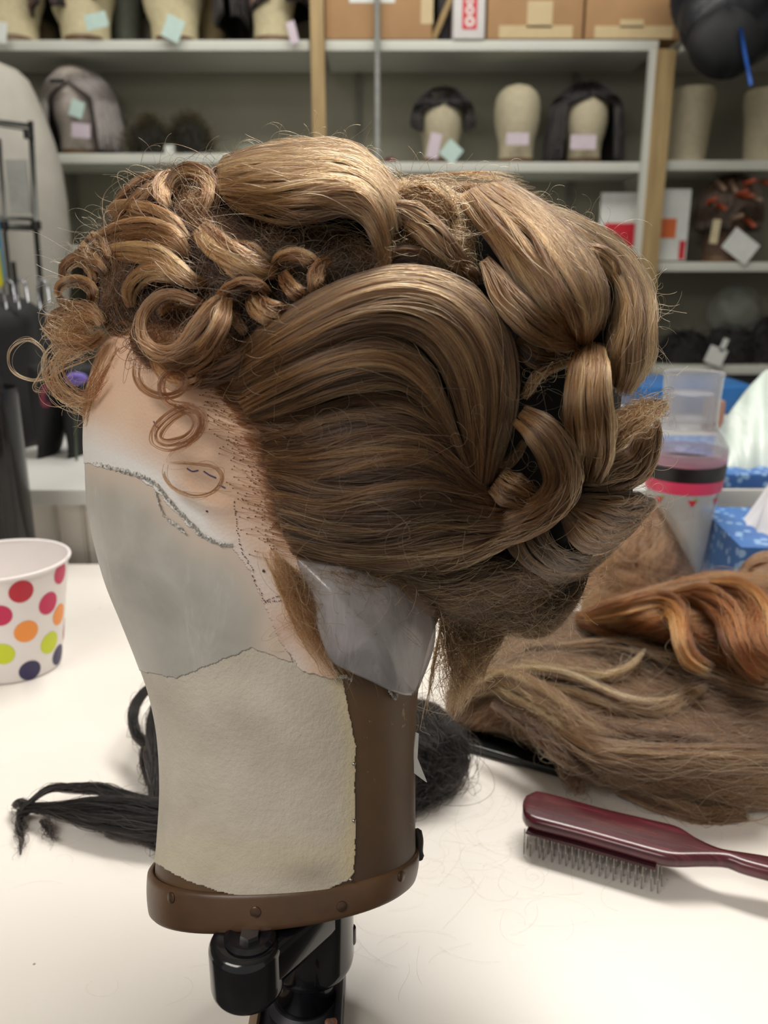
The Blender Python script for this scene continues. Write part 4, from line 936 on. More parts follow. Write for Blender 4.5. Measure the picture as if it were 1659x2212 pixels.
fc_([(368, 420, .006), (376, 388, .014), (405, 370, .018), (440, 380, .018), (456, 412, .016), (446, 450, .012), (430, 480, .006)], [18, 30, 36, 38, 38, 34, 22], 620, tone=.55)
fc_([(395, 440, .006), (415, 425, .010), (432, 445, .01), (420, 470, .006)], [14, 22, 22, 14], 160, tone=.48, frizz=.002, fly=.25)
fc_([(236, 470, .0), (262, 452, .010), (308, 466, .020), (360, 486, .024), (405, 523, .016)], [26, 46, 56, 50, 26], 700, tone=.52)
fc_([(220, 520, .0), (262, 505, .012), (325, 502, .022), (375, 522, .024), (405, 560, .014)], [34, 52, 60, 50, 26], 760, tone=.5)
fc_([(236, 545, .010), (290, 545, .020), (340, 555, .026), (378, 582, .026), (415, 608, .020), (455, 616, .008)], [30, 42, 46, 42, 34, 18], 760, tone=.58)
fc_([(284, 665, .006), (280, 630, .014), (302, 600, .020), (340, 588, .024), (375, 597, .020), (420, 612, .010)], [22, 34, 40, 36, 30, 18], 560, tone=.5)
fc_([(178, 520, .002), (200, 540, .010), (222, 562, .014), (238, 590, .006)], [58, 62, 56, 36], 600, tone=.55, frizz=.0008)
fc_([(222, 490, .002), (238, 515, .010), (250, 545, .012), (252, 575, .004)], [40, 48, 42, 20], 380, tone=.5)
fc_([(136, 604, .0), (142, 576, .006), (167, 560, .010), (193, 572, .010), (206, 600, .006), (200, 632, .0)], [16, 26, 30, 30, 28, 18], 420, tone=.62)
fc_([(124, 642, .0), (130, 618, .006), (160, 606, .012), (192, 616, .010), (202, 640, .006), (190, 664, .0)], [14, 22, 26, 26, 24, 16], 360, tone=.58)
fc_([(126, 640, .006), (138, 656, .012), (165, 664, .014), (192, 660, .008)], [14, 18, 20, 14], 180, tone=.42)
fc_([(222, 700, .006), (200, 672, .010), (160, 668, .012), (125, 690, .010), (118, 715, .008), (145, 738, .010), (190, 742, .010), (228, 715, .008)], [20, 28, 30, 30, 30, 30, 28, 20], 620, tone=.6, frizz=.0014, fly=.12)
fc_([(205, 700, .004), (180, 690, .008), (150, 700, .008), (155, 718, .006), (190, 722, .004)], [20, 26, 26, 24, 16], 260, tone=.55, frizz=.003, fly=.3)
# main open ring curl and the wave that leaves it
fc_([(445, 664, .010), (420, 650, .016), (390, 640, .018), (360, 636, .020), (330, 648, .022), (311, 673, .024), (304, 706, .026), (312, 738, .028), (338, 760, .028), (374, 764, .028), (405, 745, .026), (432, 710, .026), (452, 676, .026), (475, 649, .022), (500, 637, .014)],
    [18, 26, 26, 24, 22, 22, 24, 26, 30, 34, 44, 52, 46, 34, 20], 1500, tone=.6, frizz=.0006, udrift=.02)
fc_([(440, 672, .004), (400, 660, .008), (365, 662, .008), (340, 680, .008)], [18, 26, 24, 16], 260, tone=.55)
fc_([(490, 642, .018), (480, 690, .026), (462, 728, .026), (430, 768, .020), (380, 788, .014), (330, 775, .008)], [24, 40, 44, 50, 46, 26], 900, tone=.5)
fc_([(330, 770, .0), (380, 800, .006), (440, 810, .010), (500, 790, .012), (540, 760, .010)], [26, 44, 54, 50, 34], 700, tone=.38)
fc_([(300, 700, .0), (296, 740, .004), (320, 775, .006), (350, 790, .002)], [16, 26, 26, 16], 240, tone=.4, frizz=.002, fly=.2)
# long diagonal locks
fc_([(428, 490, .014), (465, 528, .024), (513, 557, .026), (562, 581, .020), (600, 592, .010)], [40, 58, 56, 46, 26], 950, tone=.56, frizz=.0008)
fc_([(500, 525, .010), (540, 545, .018), (580, 568, .014)], [26, 40, 26], 300, tone=.52)
fc_([(452, 540, .016), (480, 565, .022), (510, 590, .022), (545, 608, .014)], [14, 22, 24, 14], 240, tone=.68)
fc_([(586, 580, .008), (605, 556, .016), (640, 549, .020), (672, 562, .020), (684, 590, .012)], [16, 26, 30, 28, 18], 420, tone=.6)
fc_([(718, 565, .012), (696, 570, .018), (682, 592, .020), (684, 618, .018), (702, 632, .010)], [12, 26, 36, 34, 18], 420, tone=.56)
fc_([(608, 588, .010), (622, 612, .018), (640, 633, .020), (668, 652, .012)], [24, 34, 36, 24], 420, tone=.6)
fc_([(470, 642, .016), (492, 624, .020), (525, 612, .022), (560, 616, .020), (584, 636, .014)], [16, 24, 26, 24, 16], 400, tone=.62)
fc_([(552, 628, .012), (566, 654, .018), (594, 668, .020), (630, 674, .014)], [24, 34, 36, 26], 420, tone=.58)
fc_([(540, 640, .010), (545, 668, .016), (572, 688, .018), (612, 696, .012)], [16, 24, 28, 20], 320, tone=.5)
fc_([(496, 655, .006), (508, 690, .012), (531, 722, .010)], [18, 26, 18], 240, tone=.5)
fc_([(640, 600, .002), (700, 640, .006), (740, 620, .004)], [14, 22, 14], 140, tone=.25)
# sideburn and root fuzz on the lace
S('sideburn_hair', [[(560, 1185, 's'), (588, 1240, ('s', .003)), (618, 1310, ('s', .004)), (655, 1390, ('s', .005)), (700, 1455, ('s', .005)), (730, 1500, ('s', .005))],
                    [(585, 1180, 's'), (625, 1240, ('s', .004)), (660, 1310, ('s', .006)), (690, 1380, ('s', .006)), (725, 1440, ('s', .007)), (765, 1500, ('s', .008))],
                    [(620, 1215, 's'), (660, 1260, ('s', .004)), (690, 1320, ('s', .007)), (715, 1380, ('s', .007)), (745, 1430, ('s', .008)), (800, 1480, ('s', .01))]], 330, body=False, tone=.58, thick=.003, bulge=.001, clumps=14, clump=.55, frizz=.0018, udrift=.25, mat=M_HAIR, end=.7, fly=.16, start=.2, rad=.00006)
# hair over the clear plastic
S('loose_hair', [[(640, 1215, .008), (668, 1280, .006), (700, 1350, .004), (740, 1430, .004)], [(700, 1230, .010), (735, 1290, .010), (770, 1370, .008), (800, 1450, .006)], [(760, 1235, .010), (800, 1280, .010), (840, 1340, .006), (860, 1400, .0)]], 620, body=False, tone=.45, bulge=.004, clump=.3, frizz=.005, udrift=.5, end=.85, fly=.3, rad=.00006, thick=.004)
S('loose_hair', [[(700, 1245, .0), (740, 1300, .0), (760, 1370, .0), (790, 1440, .0)], [(780, 1235, .004), (820, 1300, .002), (850, 1370, .0), (830, 1450, 0)], [(900, 1240, .0), (900, 1310, -.01), (880, 1400, -.02), (900, 1480, -.02)]], 90, body=False, tone=.6, bulge=.006, clump=.1, frizz=.006, udrift=.9, end=.6, fly=.3)
def stubs(n):
    pos = []; bmk = bmesh.new()
    edge = catmull(np.array([(440, 830), (500, 900), (545, 980), (568, 1060), (585, 1130), (600, 1190)], float), 60)
    for i in range(n):
        e = edge[random.randrange(60)]; dist = abs(random.gauss(0, 34)); x0 = e[0]-dist; y0 = e[1]+random.uniform(-15, 15)
        if x0 < 430 or (x0 < 500 and y0 > 1080): continue
        an = math.radians(random.gauss(18, 14)); L = random.uniform(30, 95); q = []
        for t_ in np.linspace(0, 1, 8):
            x = x0+L*t_*math.cos(an); y = y0+L*t_*math.sin(an)*(1-.4*t_); s = on(x, y, .0016+.004*t_*random.uniform(.8, 1.2) if t_ else .0015)
            q.append(s if s is not None else q[-1])
        pos.append(q)
        r_ = bmesh.ops.create_uvsphere(bmk, u_segments=6, v_segments=4, radius=.00026); bmesh.ops.translate(bmk, vec=Vector(q[0]), verts=r_['verts'])
    o = from_bm('hair_knots', bmk, simple('knot_brown', srgb(118, 80, 56), .6), wg); o['kind'] = 'stuff'
    pos = np.array(pos); curves_obj('root_hairs', pos, np.full(pos.shape[:2], .00008), rng.normal(.25, .15, len(pos)), M_HAIRR, wg)['kind'] = 'stuff'
stubs(230)
S('hairline_hair', [[(430, 790, 's'), (480, 800, ('s', .008)), (540, 790, .008), (600, 760, .012)], [(450, 840, 's'), (510, 850, ('s', .006)), (580, 840, .004), (650, 820, .008)], [(490, 890, 's'), (560, 905, ('s', .006)), (640, 895, .004), (700, 880, .006)], [(540, 980, 's'), (600, 985, ('s', .006)), (660, 985, .004), (720, 980, .006)], [(560, 1060, 's'), (620, 1065, ('s', .006)), (680, 1070, .005), (740, 1075, .008)], [(580, 1150, 's'), (640, 1165, ('s', .006)), (700, 1175, .005), (760, 1180, .008)]], 1500, body=False, tone=.4, thick=.003, bulge=.001, clumps=60, clump=.4, frizz=.0008, udrift=.02, start=.35)
S('hairline_hair', [[(262, 730, 's'), (250, 700, ('s', .004)), (235, 690, .004)], [(330, 760, 's'), (330, 720, ('s', .01)), (320, 700, .01)], [(420, 790, 's'), (430, 750, ('s', .01)), (440, 730, .01)], [(480, 830, 's'), (500, 800, ('s', .012)), (530, 770, .012)]], 420, body=False, tone=.5, thick=.003, bulge=.001, clump=.2, frizz=.0016, start=.4, mat=M_HAIRR)
# forehead tendrils
def wisp(name, pts, w, n, tone=.5, **k):
    k = {**dict(frizz=.0006, fly=.05, thick=.0015, bulge=.0008, clumps=4, clump=.5, rad=.00010, mat=M_HAIRR, udrift=.12), **k}
    L_(name, pts, w, n, body=False, tone=tone, M=60, strandname=name, **k)
E_ = .012
wisp('tendril', [(300, 780, E_), (296, 815, E_+.003), (312, 840, E_+.004), (345, 855, E_+.005), (385, 850, E_+.006), (408, 820, E_+.006), (380, 800, E_+.004), (350, 812, E_+.004), (345, 850, E_+.005), (375, 878, E_+.006), (410, 880, E_+.007), (430, 900, E_+.007), (425, 935, E_+.008), (390, 955, E_+.008), (350, 962, E_+.008), (334, 945, E_+.007), (352, 915, E_+.007), (390, 888, E_+.007), (425, 884, E_+.006), (441, 915, E_+.006), (415, 950, E_+.007), (375, 975, E_+.008), (358, 1000, E_+.008)], [22, 18, 12, 22, 26, 20, 8], 42, .4)
wisp('tendril', [(358, 1000, .016), (354, 1025, .017), (375, 1055, .018), (420, 1072, .018), (460, 1062, .017), (480, 1035, .016), (465, 1010, .016), (420, 1002, .016), (360, 999, .016)], [5, 7, 8, 7, 6], 16, .38)
wisp('tendril', [(330, 760, .01), (345, 800, .014), (380, 830, .016), (420, 820, .016), (430, 795, .012)], [30, 36, 30, 30, 20], 50, .45, fly=.2)
# thin loops off the forehead
for pts in ([(205, 770, 0), (150, 790, .0), (80, 820, 0), (28, 800, 0), (24, 760, 0), (60, 735, 0), (95, 760, 0), (90, 800, 0), (70, 840, 0), (110, 850, 0)],
            [(190, 720, 0), (120, 760, 0), (105, 800, 0), (130, 850, 0), (180, 880, 0), (215, 870, 0)],
            [(180, 750, .0), (110, 800, 0), (125, 850, 0), (170, 870, 0), (205, 855, 0), (215, 820, 0)],
            [(160, 745, .01), (130, 790, .01), (150, 835, .01), (190, 850, .01), (230, 800, .01)]):
    wisp('tendril', pts, 26 if pts[0][0] != 205 else 8, 24 if pts[0][0] != 205 else 8, .5, frizz=.0022, fly=.2)
wisp('tendril', [(250, 745, .004), (225, 790, .004), (205, 840, .002), (190, 885, 0), (185, 925, 0)], [40, 46, 40, 26, 10], 60, .55, frizz=.0018, fly=.2)
# far side of the wig
def PB(x, y, lift=.004):
    x0, y0 = cen_; v = 1-((x-830)/560)**2-((y-800)/470)**2
    return P(x, y, Dax(x, y)+.064*math.sqrt(max(0, v))+lift)
for (ya, yb, n_) in ((400, 700, 1500), (680, 980, 1600), (950, 1230, 1500)):
    gs = []
    for yy in np.linspace(ya, yb, 5):
        hw_ = 545*math.sqrt(max(.05, 1-((yy-800)/470)**2)); xs = np.linspace(830-hw_, 830+hw_, 7)
        if yy > 700: xs = np.linspace(max(830-hw_, 520+(yy-700)*.25), 830+hw_, 7)
        gs.append([PB(x, yy+30*math.sin((x-300)/160), .006) for x in xs])
    sheet3('far_side_hair', gs, n_, wg, up=(0, 1, 0), thick=.006, bulge=.004, clumps=20, tone=.4, udrift=.12, body=False)
# flyaways all over
def fly(n, starts, L0=40, L1=150, curl=3.0, tone=.75, name='flyaway_hairs', outward=True, rad=.00004):
    M = 18; pos = np.zeros((n, M, 3)); starts = np.array(starts, float)
    for i in range(n):
        x, y, e, ox, oy = starts[random.randrange(len(starts))]; x += random.gauss(0, 10); y += random.gauss(0, 10)
        an = math.atan2(oy, ox)+random.gauss(0, .9); L = random.uniform(L0, L1)*random.choice((1, 1, .6)); k = random.gauss(0, curl); k2 = random.gauss(0, 1.5); h = e+dome(x, y); dh = random.uniform(-.004, .010)
        for j in range(M):
            t_ = j/(M-1); pos[i, j] = PH(x, y, h+dh*t_); a_ = an+k*t_+k2*t_*t_
            x += math.cos(a_)*L/M; y += math.sin(a_)*L/M
    return curves_obj(name, pos, np.full((n, M), rad)*rng.uniform(.7, 1.3, (n, 1)), rng.normal(tone, .2, n), M_HAIR, wg)
sil = catmull(np.array([(185, 880), (130, 760), (115, 700), (125, 630), (150, 570), (180, 520), (240, 450), (320, 390), (400, 365), (480, 345), (560, 315), (680, 298), (780, 325), (850, 385), (940, 400), (1010, 405), (1090, 390), (1160, 430), (1280, 465), (1370, 530), (1410, 610), (1424, 700), (1415, 790), (1370, 860), (1440, 872), (1424, 940), (1400, 1030), (1418, 1085), (1370, 1150), (1280, 1200), (1285, 1260), (1220, 1340), (1100, 1390), (980, 1440)], float), 150)
tn_ = np.gradient(sil, axis=0); nn = np.stack([tn_[:, 1], -tn_[:, 0]], -1); nn /= np.linalg.norm(nn, axis=1)[:, None]
fo = fly(560, [(x-12*a, y-12*b, 0, a, b) for (x, y), (a, b) in zip(sil, nn)], 25, 105, 3.0, rad=.00005); fo['kind'] = 'stuff'
ins = []
while len(ins) < 500:
    x, y = random.uniform(150, 1400), random.uniform(340, 1330)
    if inpoly(np.array([x]), np.array([y]), outl)[0]: ins.append((x, y, .022, random.uniform(-1, 1), random.uniform(-1, 1)))
fo = fly(260, ins, 50, 170, 2.5, tone=.75, rad=.000035); fo['kind'] = 'stuff'
fo = fly(170, [(x, y, .018, random.uniform(-1, 1), random.uniform(-1, 1)) for x, y in zip(rng.uniform(150, 720, 400), rng.uniform(390, 780, 400)) if inpoly(np.array([x]), np.array([y]), outl)[0]], 40, 150, 4, tone=.7); fo['kind'] = 'stuff'
fo = fly(300, [(x, y, -.01 if x > 900 else -.02, .3, 1) for x, y in zip(rng.uniform(880, 1180, 200), rng.uniform(1230, 1420, 200))], 60, 190, 4, tone=.5); fo['kind'] = 'stuff'
fo = fly(36, [(x, y, -.03, .1, 1) for x, y in zip(rng.uniform(740, 900, 50), rng.uniform(1440, 1520, 50))], 80, 220, 2, tone=.6); fo['kind'] = 'stuff'

# ---------------------------------------------------------------- THINGS ON THE BENCH
def tp(q): return PT(q[0], q[1], q[2])
UPZ = (0, 0, 1)
def tsheet(name, gs, n, parent, **k):
    k.setdefault('rad', .00013); return sheet3(name, [[tp(q) for q in g] for g in gs], n, parent, **k)
def tlock(name, pts, w, n, parent, **k):
    k.setdefault('rad', .00013); return lock(name, pts, w, n, parent, to3=lambda x, y, z: PT(x, y, z), **k)
# paper cup
cupY = .735; top = P(4, 1207, cupY); bot = P(33, 1437, cupY); cxx = float((top[0]+bot[0])/2); zt_ = float(top[2]); R1, R0 = .0575, .0415
cup = empty('paper_cup', (cxx, cupY, 0)); tag(cup, 'white paper cup with coloured polka dots at the left edge of the bench', 'cup')
M_CUP = simple('cup_paper', srgb(236, 230, 228), .45, .02)
lathe('cup_body', [(0, .006), (R0-.002, .006), (R0-.0015, .001), (R0, .001)]+[(R0+(R1-R0)*k, zt_*k) for k in np.linspace(.02, .985, 12)]+[(R1-.0008, zt_*.985), (R0-.0008, .008), (0, .008)], (cxx, cupY, 0), M_CUP, cup, n=72)
tube('rolled_rim', [(cxx+(R1+.0004)*math.cos(a), cupY+(R1+.0004)*math.sin(a), zt_-.001) for a in np.linspace(0, 2*math.pi, 65)], .0017, M_CUP, cup, n=10)
def cone_hit(x, y):
    r = ray(x, y); r = r/np.linalg.norm(r); k = (R1-R0)/zt_; o_ = CAM-np.array([cxx, cupY, 0])
    A = r[0]**2+r[1]**2-(k*r[2])**2; rr = R0+k*o_[2]; B = 2*(o_[0]*r[0]+o_[1]*r[1]-k*rr*r[2]); C_ = o_[0]**2+o_[1]**2-rr**2; D = B*B-4*A*C_
    if D < 0: return None
    t_ = (-B-math.sqrt(D))/(2*A); return o_+r*t_
CUPC = {'red': srgb(190, 28, 50), 'mag': srgb(200, 30, 84), 'orange': srgb(244, 150, 62), 'lime': srgb(204, 216, 40), 'navy': srgb(44, 38, 84)}
CM = {k: simple('dot_'+k, v, .45, .02) for k, v in CUPC.items()}
def cupdot(an, z, r, key):
    vs = []; 
    for rho in (0.02, .5, 1):
        for q in range(28):
            a = q/28*6.283; zz = z+r*rho*math.sin(a); R = R0+(R1-R0)*zz/zt_+.0003; aa = an+r*rho*math.cos(a)/R
            vs.append((cxx+R*math.cos(aa), cupY+R*math.sin(aa), zz))
    mesh('polka_dot', vs, grid_faces(3, 28, True).tolist()+[list(range(28))], CM[key], cup)
for (x, y, key, rr) in ((46, 1278, 'red', .0105), (105, 1303, 'mag', .0105), (0, 1330, 'mag', .010), (57, 1364, 'orange', .0105), (108, 1388, 'lime', .0105), (5, 1413, 'lime', .0105), (65, 1448, 'navy', .0098), (131, 1238, 'mag', .010), (128, 1327, 'orange', .0100), (126, 1414, 'navy', .0098)):
    h = cone_hit(x, y)
    if h is None: h = cone_hit(x-6, y)
    if h is None: continue
    cupdot(math.atan2(h[1], h[0]), h[2], rr, key)
for i in range(9): cupdot(math.radians(20+i*17), zt_*(.28+.28*(i % 3)), .010, list(CM)[i % 5])

# brush
br_ = empty('hair_brush', tuple(PT(1400, 1800, .0))); tag(br_, 'dark red wooden brush with wire pins lying on the bench', 'hairbrush')
t = NT('red_wood'); mp = t.n('ShaderNodeMapping'); mp.vector_type = 'TEXTURE'; mp.inputs['Rotation'].default_value = (0, 0, math.atan2(*(PT(1440, 1818, .027)-PT(1140, 1738, .027))[[1, 0]])); mp.inputs['Scale'].default_value = (1, .06, 1); t.l(t.obj(), mp.inputs['Vector']); f = t.noise(22, 5, .65, vec=mp.outputs[0])
c = t.ramp(f, [(.3, srgb(54, 14, 24)), (.55, srgb(82, 26, 36)), (.8, srgb(112, 52, 60))]); t.bsdf(c, .27, bump=f, bstr=.08, Coat_Weight=.4, Coat_Roughness=.2); M_BR = t.m
up_e = [(1129, 1738), (1133, 1718), (1151, 1708), (1176, 1707), (1302, 1741), (1400, 1764), (1463, 1780), (1503, 1804), (1553, 1826), (1610, 1836), (1659, 1844), (1800, 1872), (1960, 1912)]
lo_e = [(1129, 1738), (1133, 1756), (1148, 1768), (1175, 1776), (1252, 1796), (1352, 1824), (1410, 1840), (1453, 1849), (1528, 1849), (1575, 1852), (1620, 1868), (1800, 1914), (1950, 1960)]
ZB = .027; TB = .0095
u_ = np.array([PT(x, y, ZB) for x, y in catmull(np.array(up_e, float), 70)]); l_ = np.array([PT(x, y, ZB) for x, y in catmull(np.array(lo_e, float), 70)])
vs = []; prof_ = [(0, -.3), (-.02, -.6), (0, -.85), (.06, -1), (.16, -1)]  # side rounding
for i in range(70):
    a, b = u_[i], l_[i]; wv_ = b-a; L = np.linalg.norm(wv_)+1e-6
    sec = []
    bev = min(.35, .0028/L)
    for (s_, z_) in ((bev*1.6, 0), (bev*.5, -.08), (0, -.3), (0, -.72), (bev*.5, -.93), (bev*1.6, -1)):
        sec.append((a+wv_*s_, z_))
    for (s_, z_) in ((1-bev*1.6, -1), (1-bev*.5, -.93), (1, -.72), (1, -.3), (1-bev*.5, -.08), (1-bev*1.6, 0)):
        sec.append((a+wv_*s_, z_))
    drop = -.004*max(0, (i-45)/25)**1.5
    for p_, z_ in sec: vs.append((p_[0], p_[1], ZB+drop+z_*TB))
fs = grid_faces(70, 12, True).tolist(); fs.append(list(range(11, -1, -1))); fs.append(list(range(69*12, 70*12)))
o = mesh('wooden_handle', vs, fs, M_BR, br_); o.data.set_sharp_from_angle(angle=math.radians(60))
M_PINW = simple('brush_pin', srgb(190, 184, 176), .3)
def unit(v): return v/np.linalg.norm(v)
hd0 = (PT(1140, 1738, ZB)); hd1 = PT(1440, 1818, ZB); ax = unit(hd1-hd0); sd = np.array([-ax[1], ax[0], 0]); cnt = 0
Lh = np.linalg.norm(hd1-hd0)
pinproto = None
for i in range(20):
    for j in range(5):
        if cnt >= 98: break
        base = hd0+ax*(Lh*(i+.5+.2*(j % 2))/20)+sd*((j-2)*.0062); base[2] = ZB-TB+.0004
        dirv = np.array([(j-2)*0+random.uniform(-.06, .06), -.10+(j-2)*.03, -1]); dirv = dirv/abs(dirv[2]); tip = base+dirv*(ZB-TB-.0006)
        if pinproto is None:
            pinproto = tube('wire_pin', [(0, 0, 0), (0, 0, -.5), (0, 0, -1)], [.00042, .0004, .00036], M_PINW, br_, n=6); o = pinproto
        else: o = pinproto.copy(); COL.objects.link(o); o.parent = br_
        v = Vector(tip-base); q = Vector((0, 0, -1)).rotation_difference(v); o.rotation_mode = 'QUATERNION'; o.rotation_quaternion = q
        o.scale = (1, 1, v.length); o.location = Vector(base)-Vector(br_.location); cnt += 1
bm = bmesh.new(); b0 = hd0+ax*Lh*.5; bm_box(bm, (-Lh*.46, -.0155, -.0018), (Lh*.46, .0155, 0), None, .0008)
bmesh.ops.rotate(bm, cent=(0, 0, 0), matrix=Matrix.Rotation(math.atan2(ax[1], ax[0]), 3, 'Z'), verts=bm.verts); bmesh.ops.translate(bm, vec=(b0[0], b0[1], ZB-TB+.0006), verts=bm.verts)
from_bm('pin_pad', bm, simple('pad_dark', srgb(60, 22, 28), .6), br_, True, 40)

# hairpieces at the right
HT = hair_mat('tan_hair', [(0, srgb(40, 25, 17)), (.35, srgb(90, 63, 44)), (.7, srgb(146, 110, 76)), (1, srgb(208, 172, 122))], .4)
BT_ = body_mat('tan_hair_body', srgb(24, 15, 11), srgb(78, 54, 40))
hp = empty('tan_hairpiece', tuple(PT(1300, 1600, 0))); tag(hp, 'long tangled tan and grey-brown hairpiece lying across the bench above the brush', 'hairpiece')
K = dict(mat=HT, bmat=BT_, clump=.75, thick=.012, frizz=.0035, fly=.12, tvar=.36, udrift=.2, M=26)
tsheet('hair_mass', [
  [(985, 1420, .02), (1110, 1362, .04), (1240, 1325, .05), (1380, 1370, .05), (1520, 1465, .05), (1760, 1500, .045)],
  [(965, 1480, .02), (1110, 1455, .042), (1260, 1490, .05), (1380, 1530, .052), (1530, 1555, .052), (1760, 1580, .05)],
  [(960, 1530, .012), (1080, 1520, .03), (1200, 1565, .042), (1330, 1605, .045), (1500, 1635, .042), (1760, 1650, .04)],
  [(985, 1575, .006), (1100, 1570, .02), (1190, 1615, .028), (1300, 1660, .028), (1450, 1695, .02), (1760, 1705, .02)],
  [(1130, 1575, .008), (1200, 1640, .012), (1290, 1690, .010), (1420, 1722, .008), (1560, 1745, .006), (1760, 1745, .006)]], 6000, hp, tone=.40, bulge=.010, clumps=48, **K)
K2 = dict(K); K2.update(thick=.006, clump=.6, udrift=.08, fly=.15, frizz=.0022)
for pts, w, n, tn in (([(1000, 1500, .03), (1120, 1470, .05), (1230, 1490, .058), (1330, 1525, .060), (1430, 1530, .060), (1530, 1480, .064)], [20, 60, 80, 60, 40, 10], 700, .74),
                      ([(1120, 1430, .048), (1220, 1450, .055), (1300, 1460, .06), (1360, 1440, .066), (1395, 1400, .07)], [16, 26, 24, 16, 6], 240, .9),
                      ([(1165, 1590, .03), (1200, 1630, .032), (1250, 1650, .034), (1310, 1660, .034)], [16, 24, 22, 10], 240, .85),
                      ([(1180, 1560, .040), (1280, 1620, .05), (1400, 1640, .05), (1520, 1640, .05), (1700, 1640, .05)], [30, 60, 60, 60, 60], 700, .45),
                      ([(1130, 1400, .05), (1250, 1400, .055), (1350, 1440, .056), (1450, 1480, .056)], [10, 24, 26, 10], 260, .05),  # this and the next two dark locks paint in the shadow gaps
                      ([(1180, 1520, .052), (1280, 1560, .055), (1400, 1590, .055), (1560, 1600, .055)], [10, 20, 26, 10], 260, .08),
                      ([(1060, 1520, .045), (1130, 1560, .045), (1200, 1620, .04), (1300, 1690, .03)], [10, 26, 30, 10], 300, .1),
                      ([(1200, 1400, .052), (1330, 1400, .062), (1450, 1440, .06), (1600, 1500, .06), (1720, 1520, .06)], [20, 46, 60, 60, 60], 800, .35),
                      ([(1000, 1450, .03), (1090, 1470, .048), (1180, 1520, .05), (1270, 1580, .05), (1380, 1600, .05)], [30, 70, 70, 56, 30], 900, .66),
                      ([(1210, 1650, .02), (1235, 1680, .014), (1250, 1700, .008), (1240, 1695, .004)], [30, 44, 30, 14], 260, .5),
                      ([(1330, 1700, .010), (1450, 1740, .008), (1520, 1762, .005), (1620, 1760, .004)], [26, 40, 34, 20], 420, .35)):
    tlock('hair_lock', pts, w, n, hp, tone=tn, **K2)
HA = hair_mat('auburn_hair', [(0, srgb(38, 17, 8)), (.35, srgb(90, 47, 21)), (.7, srgb(144, 84, 40)), (1, srgb(198, 134, 76))], .35)
BA_ = body_mat('auburn_body', srgb(26, 12, 6), srgb(80, 44, 20))
ha = empty('auburn_hairpiece', tuple(PT(1480, 1380, 0))); tag(ha, 'wavy copper-auburn hairpiece piled on the tan one at right', 'hairpiece')
K = dict(mat=HA, bmat=BA_, clump=.7, thick=.012, frizz=.0018, fly=.05, tvar=.3, udrift=.12, M=26)
tsheet('hair_mass', [
  [(1245, 1322, .055), (1330, 1290, .075), (1430, 1262, .085), (1540, 1236, .09), (1640, 1240, .09), (1780, 1250, .09)],
  [(1240, 1335, .055), (1330, 1316, .082), (1440, 1305, .095), (1550, 1290, .10), (1660, 1300, .10), (1780, 1320, .10)],
  [(1255, 1352, .05), (1350, 1355, .075), (1450, 1360, .085), (1560, 1380, .09), (1660, 1400, .09), (1780, 1410, .09)],
  [(1285, 1368, .04), (1400, 1388, .055), (1490, 1430, .06), (1570, 1470, .06), (1660, 1490, .06), (1780, 1510, .06)]], 3000, ha, tone=.42, bulge=.012, clumps=26, **K)
K2 = dict(K); K2.update(thick=.008, clump=.5, udrift=.06)
for pts, w, n, tn in (([(1260, 1335, .075), (1340, 1318, .092), (1420, 1300, .10), (1460, 1320, .104), (1470, 1370, .10), (1490, 1420, .09), (1540, 1450, .085)], [24, 44, 52, 46, 40, 44, 30], 1000, .62),
                      ([(1440, 1290, .10), (1520, 1290, .112), (1570, 1330, .112), (1590, 1390, .104), (1620, 1440, .09), (1670, 1470, .08)], [20, 50, 60, 50, 50, 40], 1000, .5),
                      ([(1530, 1260, .108), (1600, 1275, .115), (1640, 1320, .115), (1650, 1380, .108), (1690, 1430, .1)], [20, 50, 60, 54, 40], 900, .58),
                      ([(1250, 1340, .06), (1290, 1350, .068), (1340, 1372, .066), (1400, 1392, .06)], [26, 40, 34, 20], 420, .45)):
    tlock('hair_lock', pts, w, n, ha, tone=tn, **K2)
HC = hair_mat('light_brown_hair', [(0, srgb(58, 36, 22)), (.35, srgb(112, 76, 50)), (.7, srgb(152, 110, 76)), (1, srgb(186, 146, 106))], .5)
BC_ = body_mat('light_brown_body', srgb(92, 64, 46), srgb(150, 112, 84))
def mound(name, gs, n, label, mat, bmat, **k):
    q = gs[len(gs)//2][2]; e = empty(name, tuple(P(q[0], q[1], q[2])*np.array([1, 1, 0]))); tag(e, label, 'hairpiece')
    k = {**dict(thick=.015, frizz=.0022, fly=.05, tvar=.3, udrift=.25, clump=.5, M=22, rad=.00018, inset=0.01), **k}
    sheet3('hair_mass', [[P(*q) for q in g] for g in gs], n, e, mat=mat, bmat=bmat, **k); return e
mound('brown_hairpiece', [
  [(1418, 1086, .93), (1440, 1105, .93), (1470, 1150, .92), (1492, 1205, .91), (1508, 1262, .90)],
  [(1395, 1092, .90), (1405, 1130, .88), (1425, 1180, .87), (1440, 1230, .86), (1450, 1290, .85)],
  [(1350, 1125, .89), (1352, 1160, .86), (1362, 1200, .84), (1372, 1250, .83), (1380, 1310, .82)],
  [(1310, 1175, .89), (1302, 1205, .86), (1300, 1240, .85), (1300, 1280, .84), (1300, 1320, .83)],
  [(1265, 1215, .90), (1262, 1240, .88), (1262, 1265, .87), (1258, 1290, .86), (1256, 1322, .85)]], 3400,
  'smooth light brown hairpiece mounded behind the auburn one, beside the clear shaker', HC, BC_, tone=.5, bulge=.012, clumps=22)
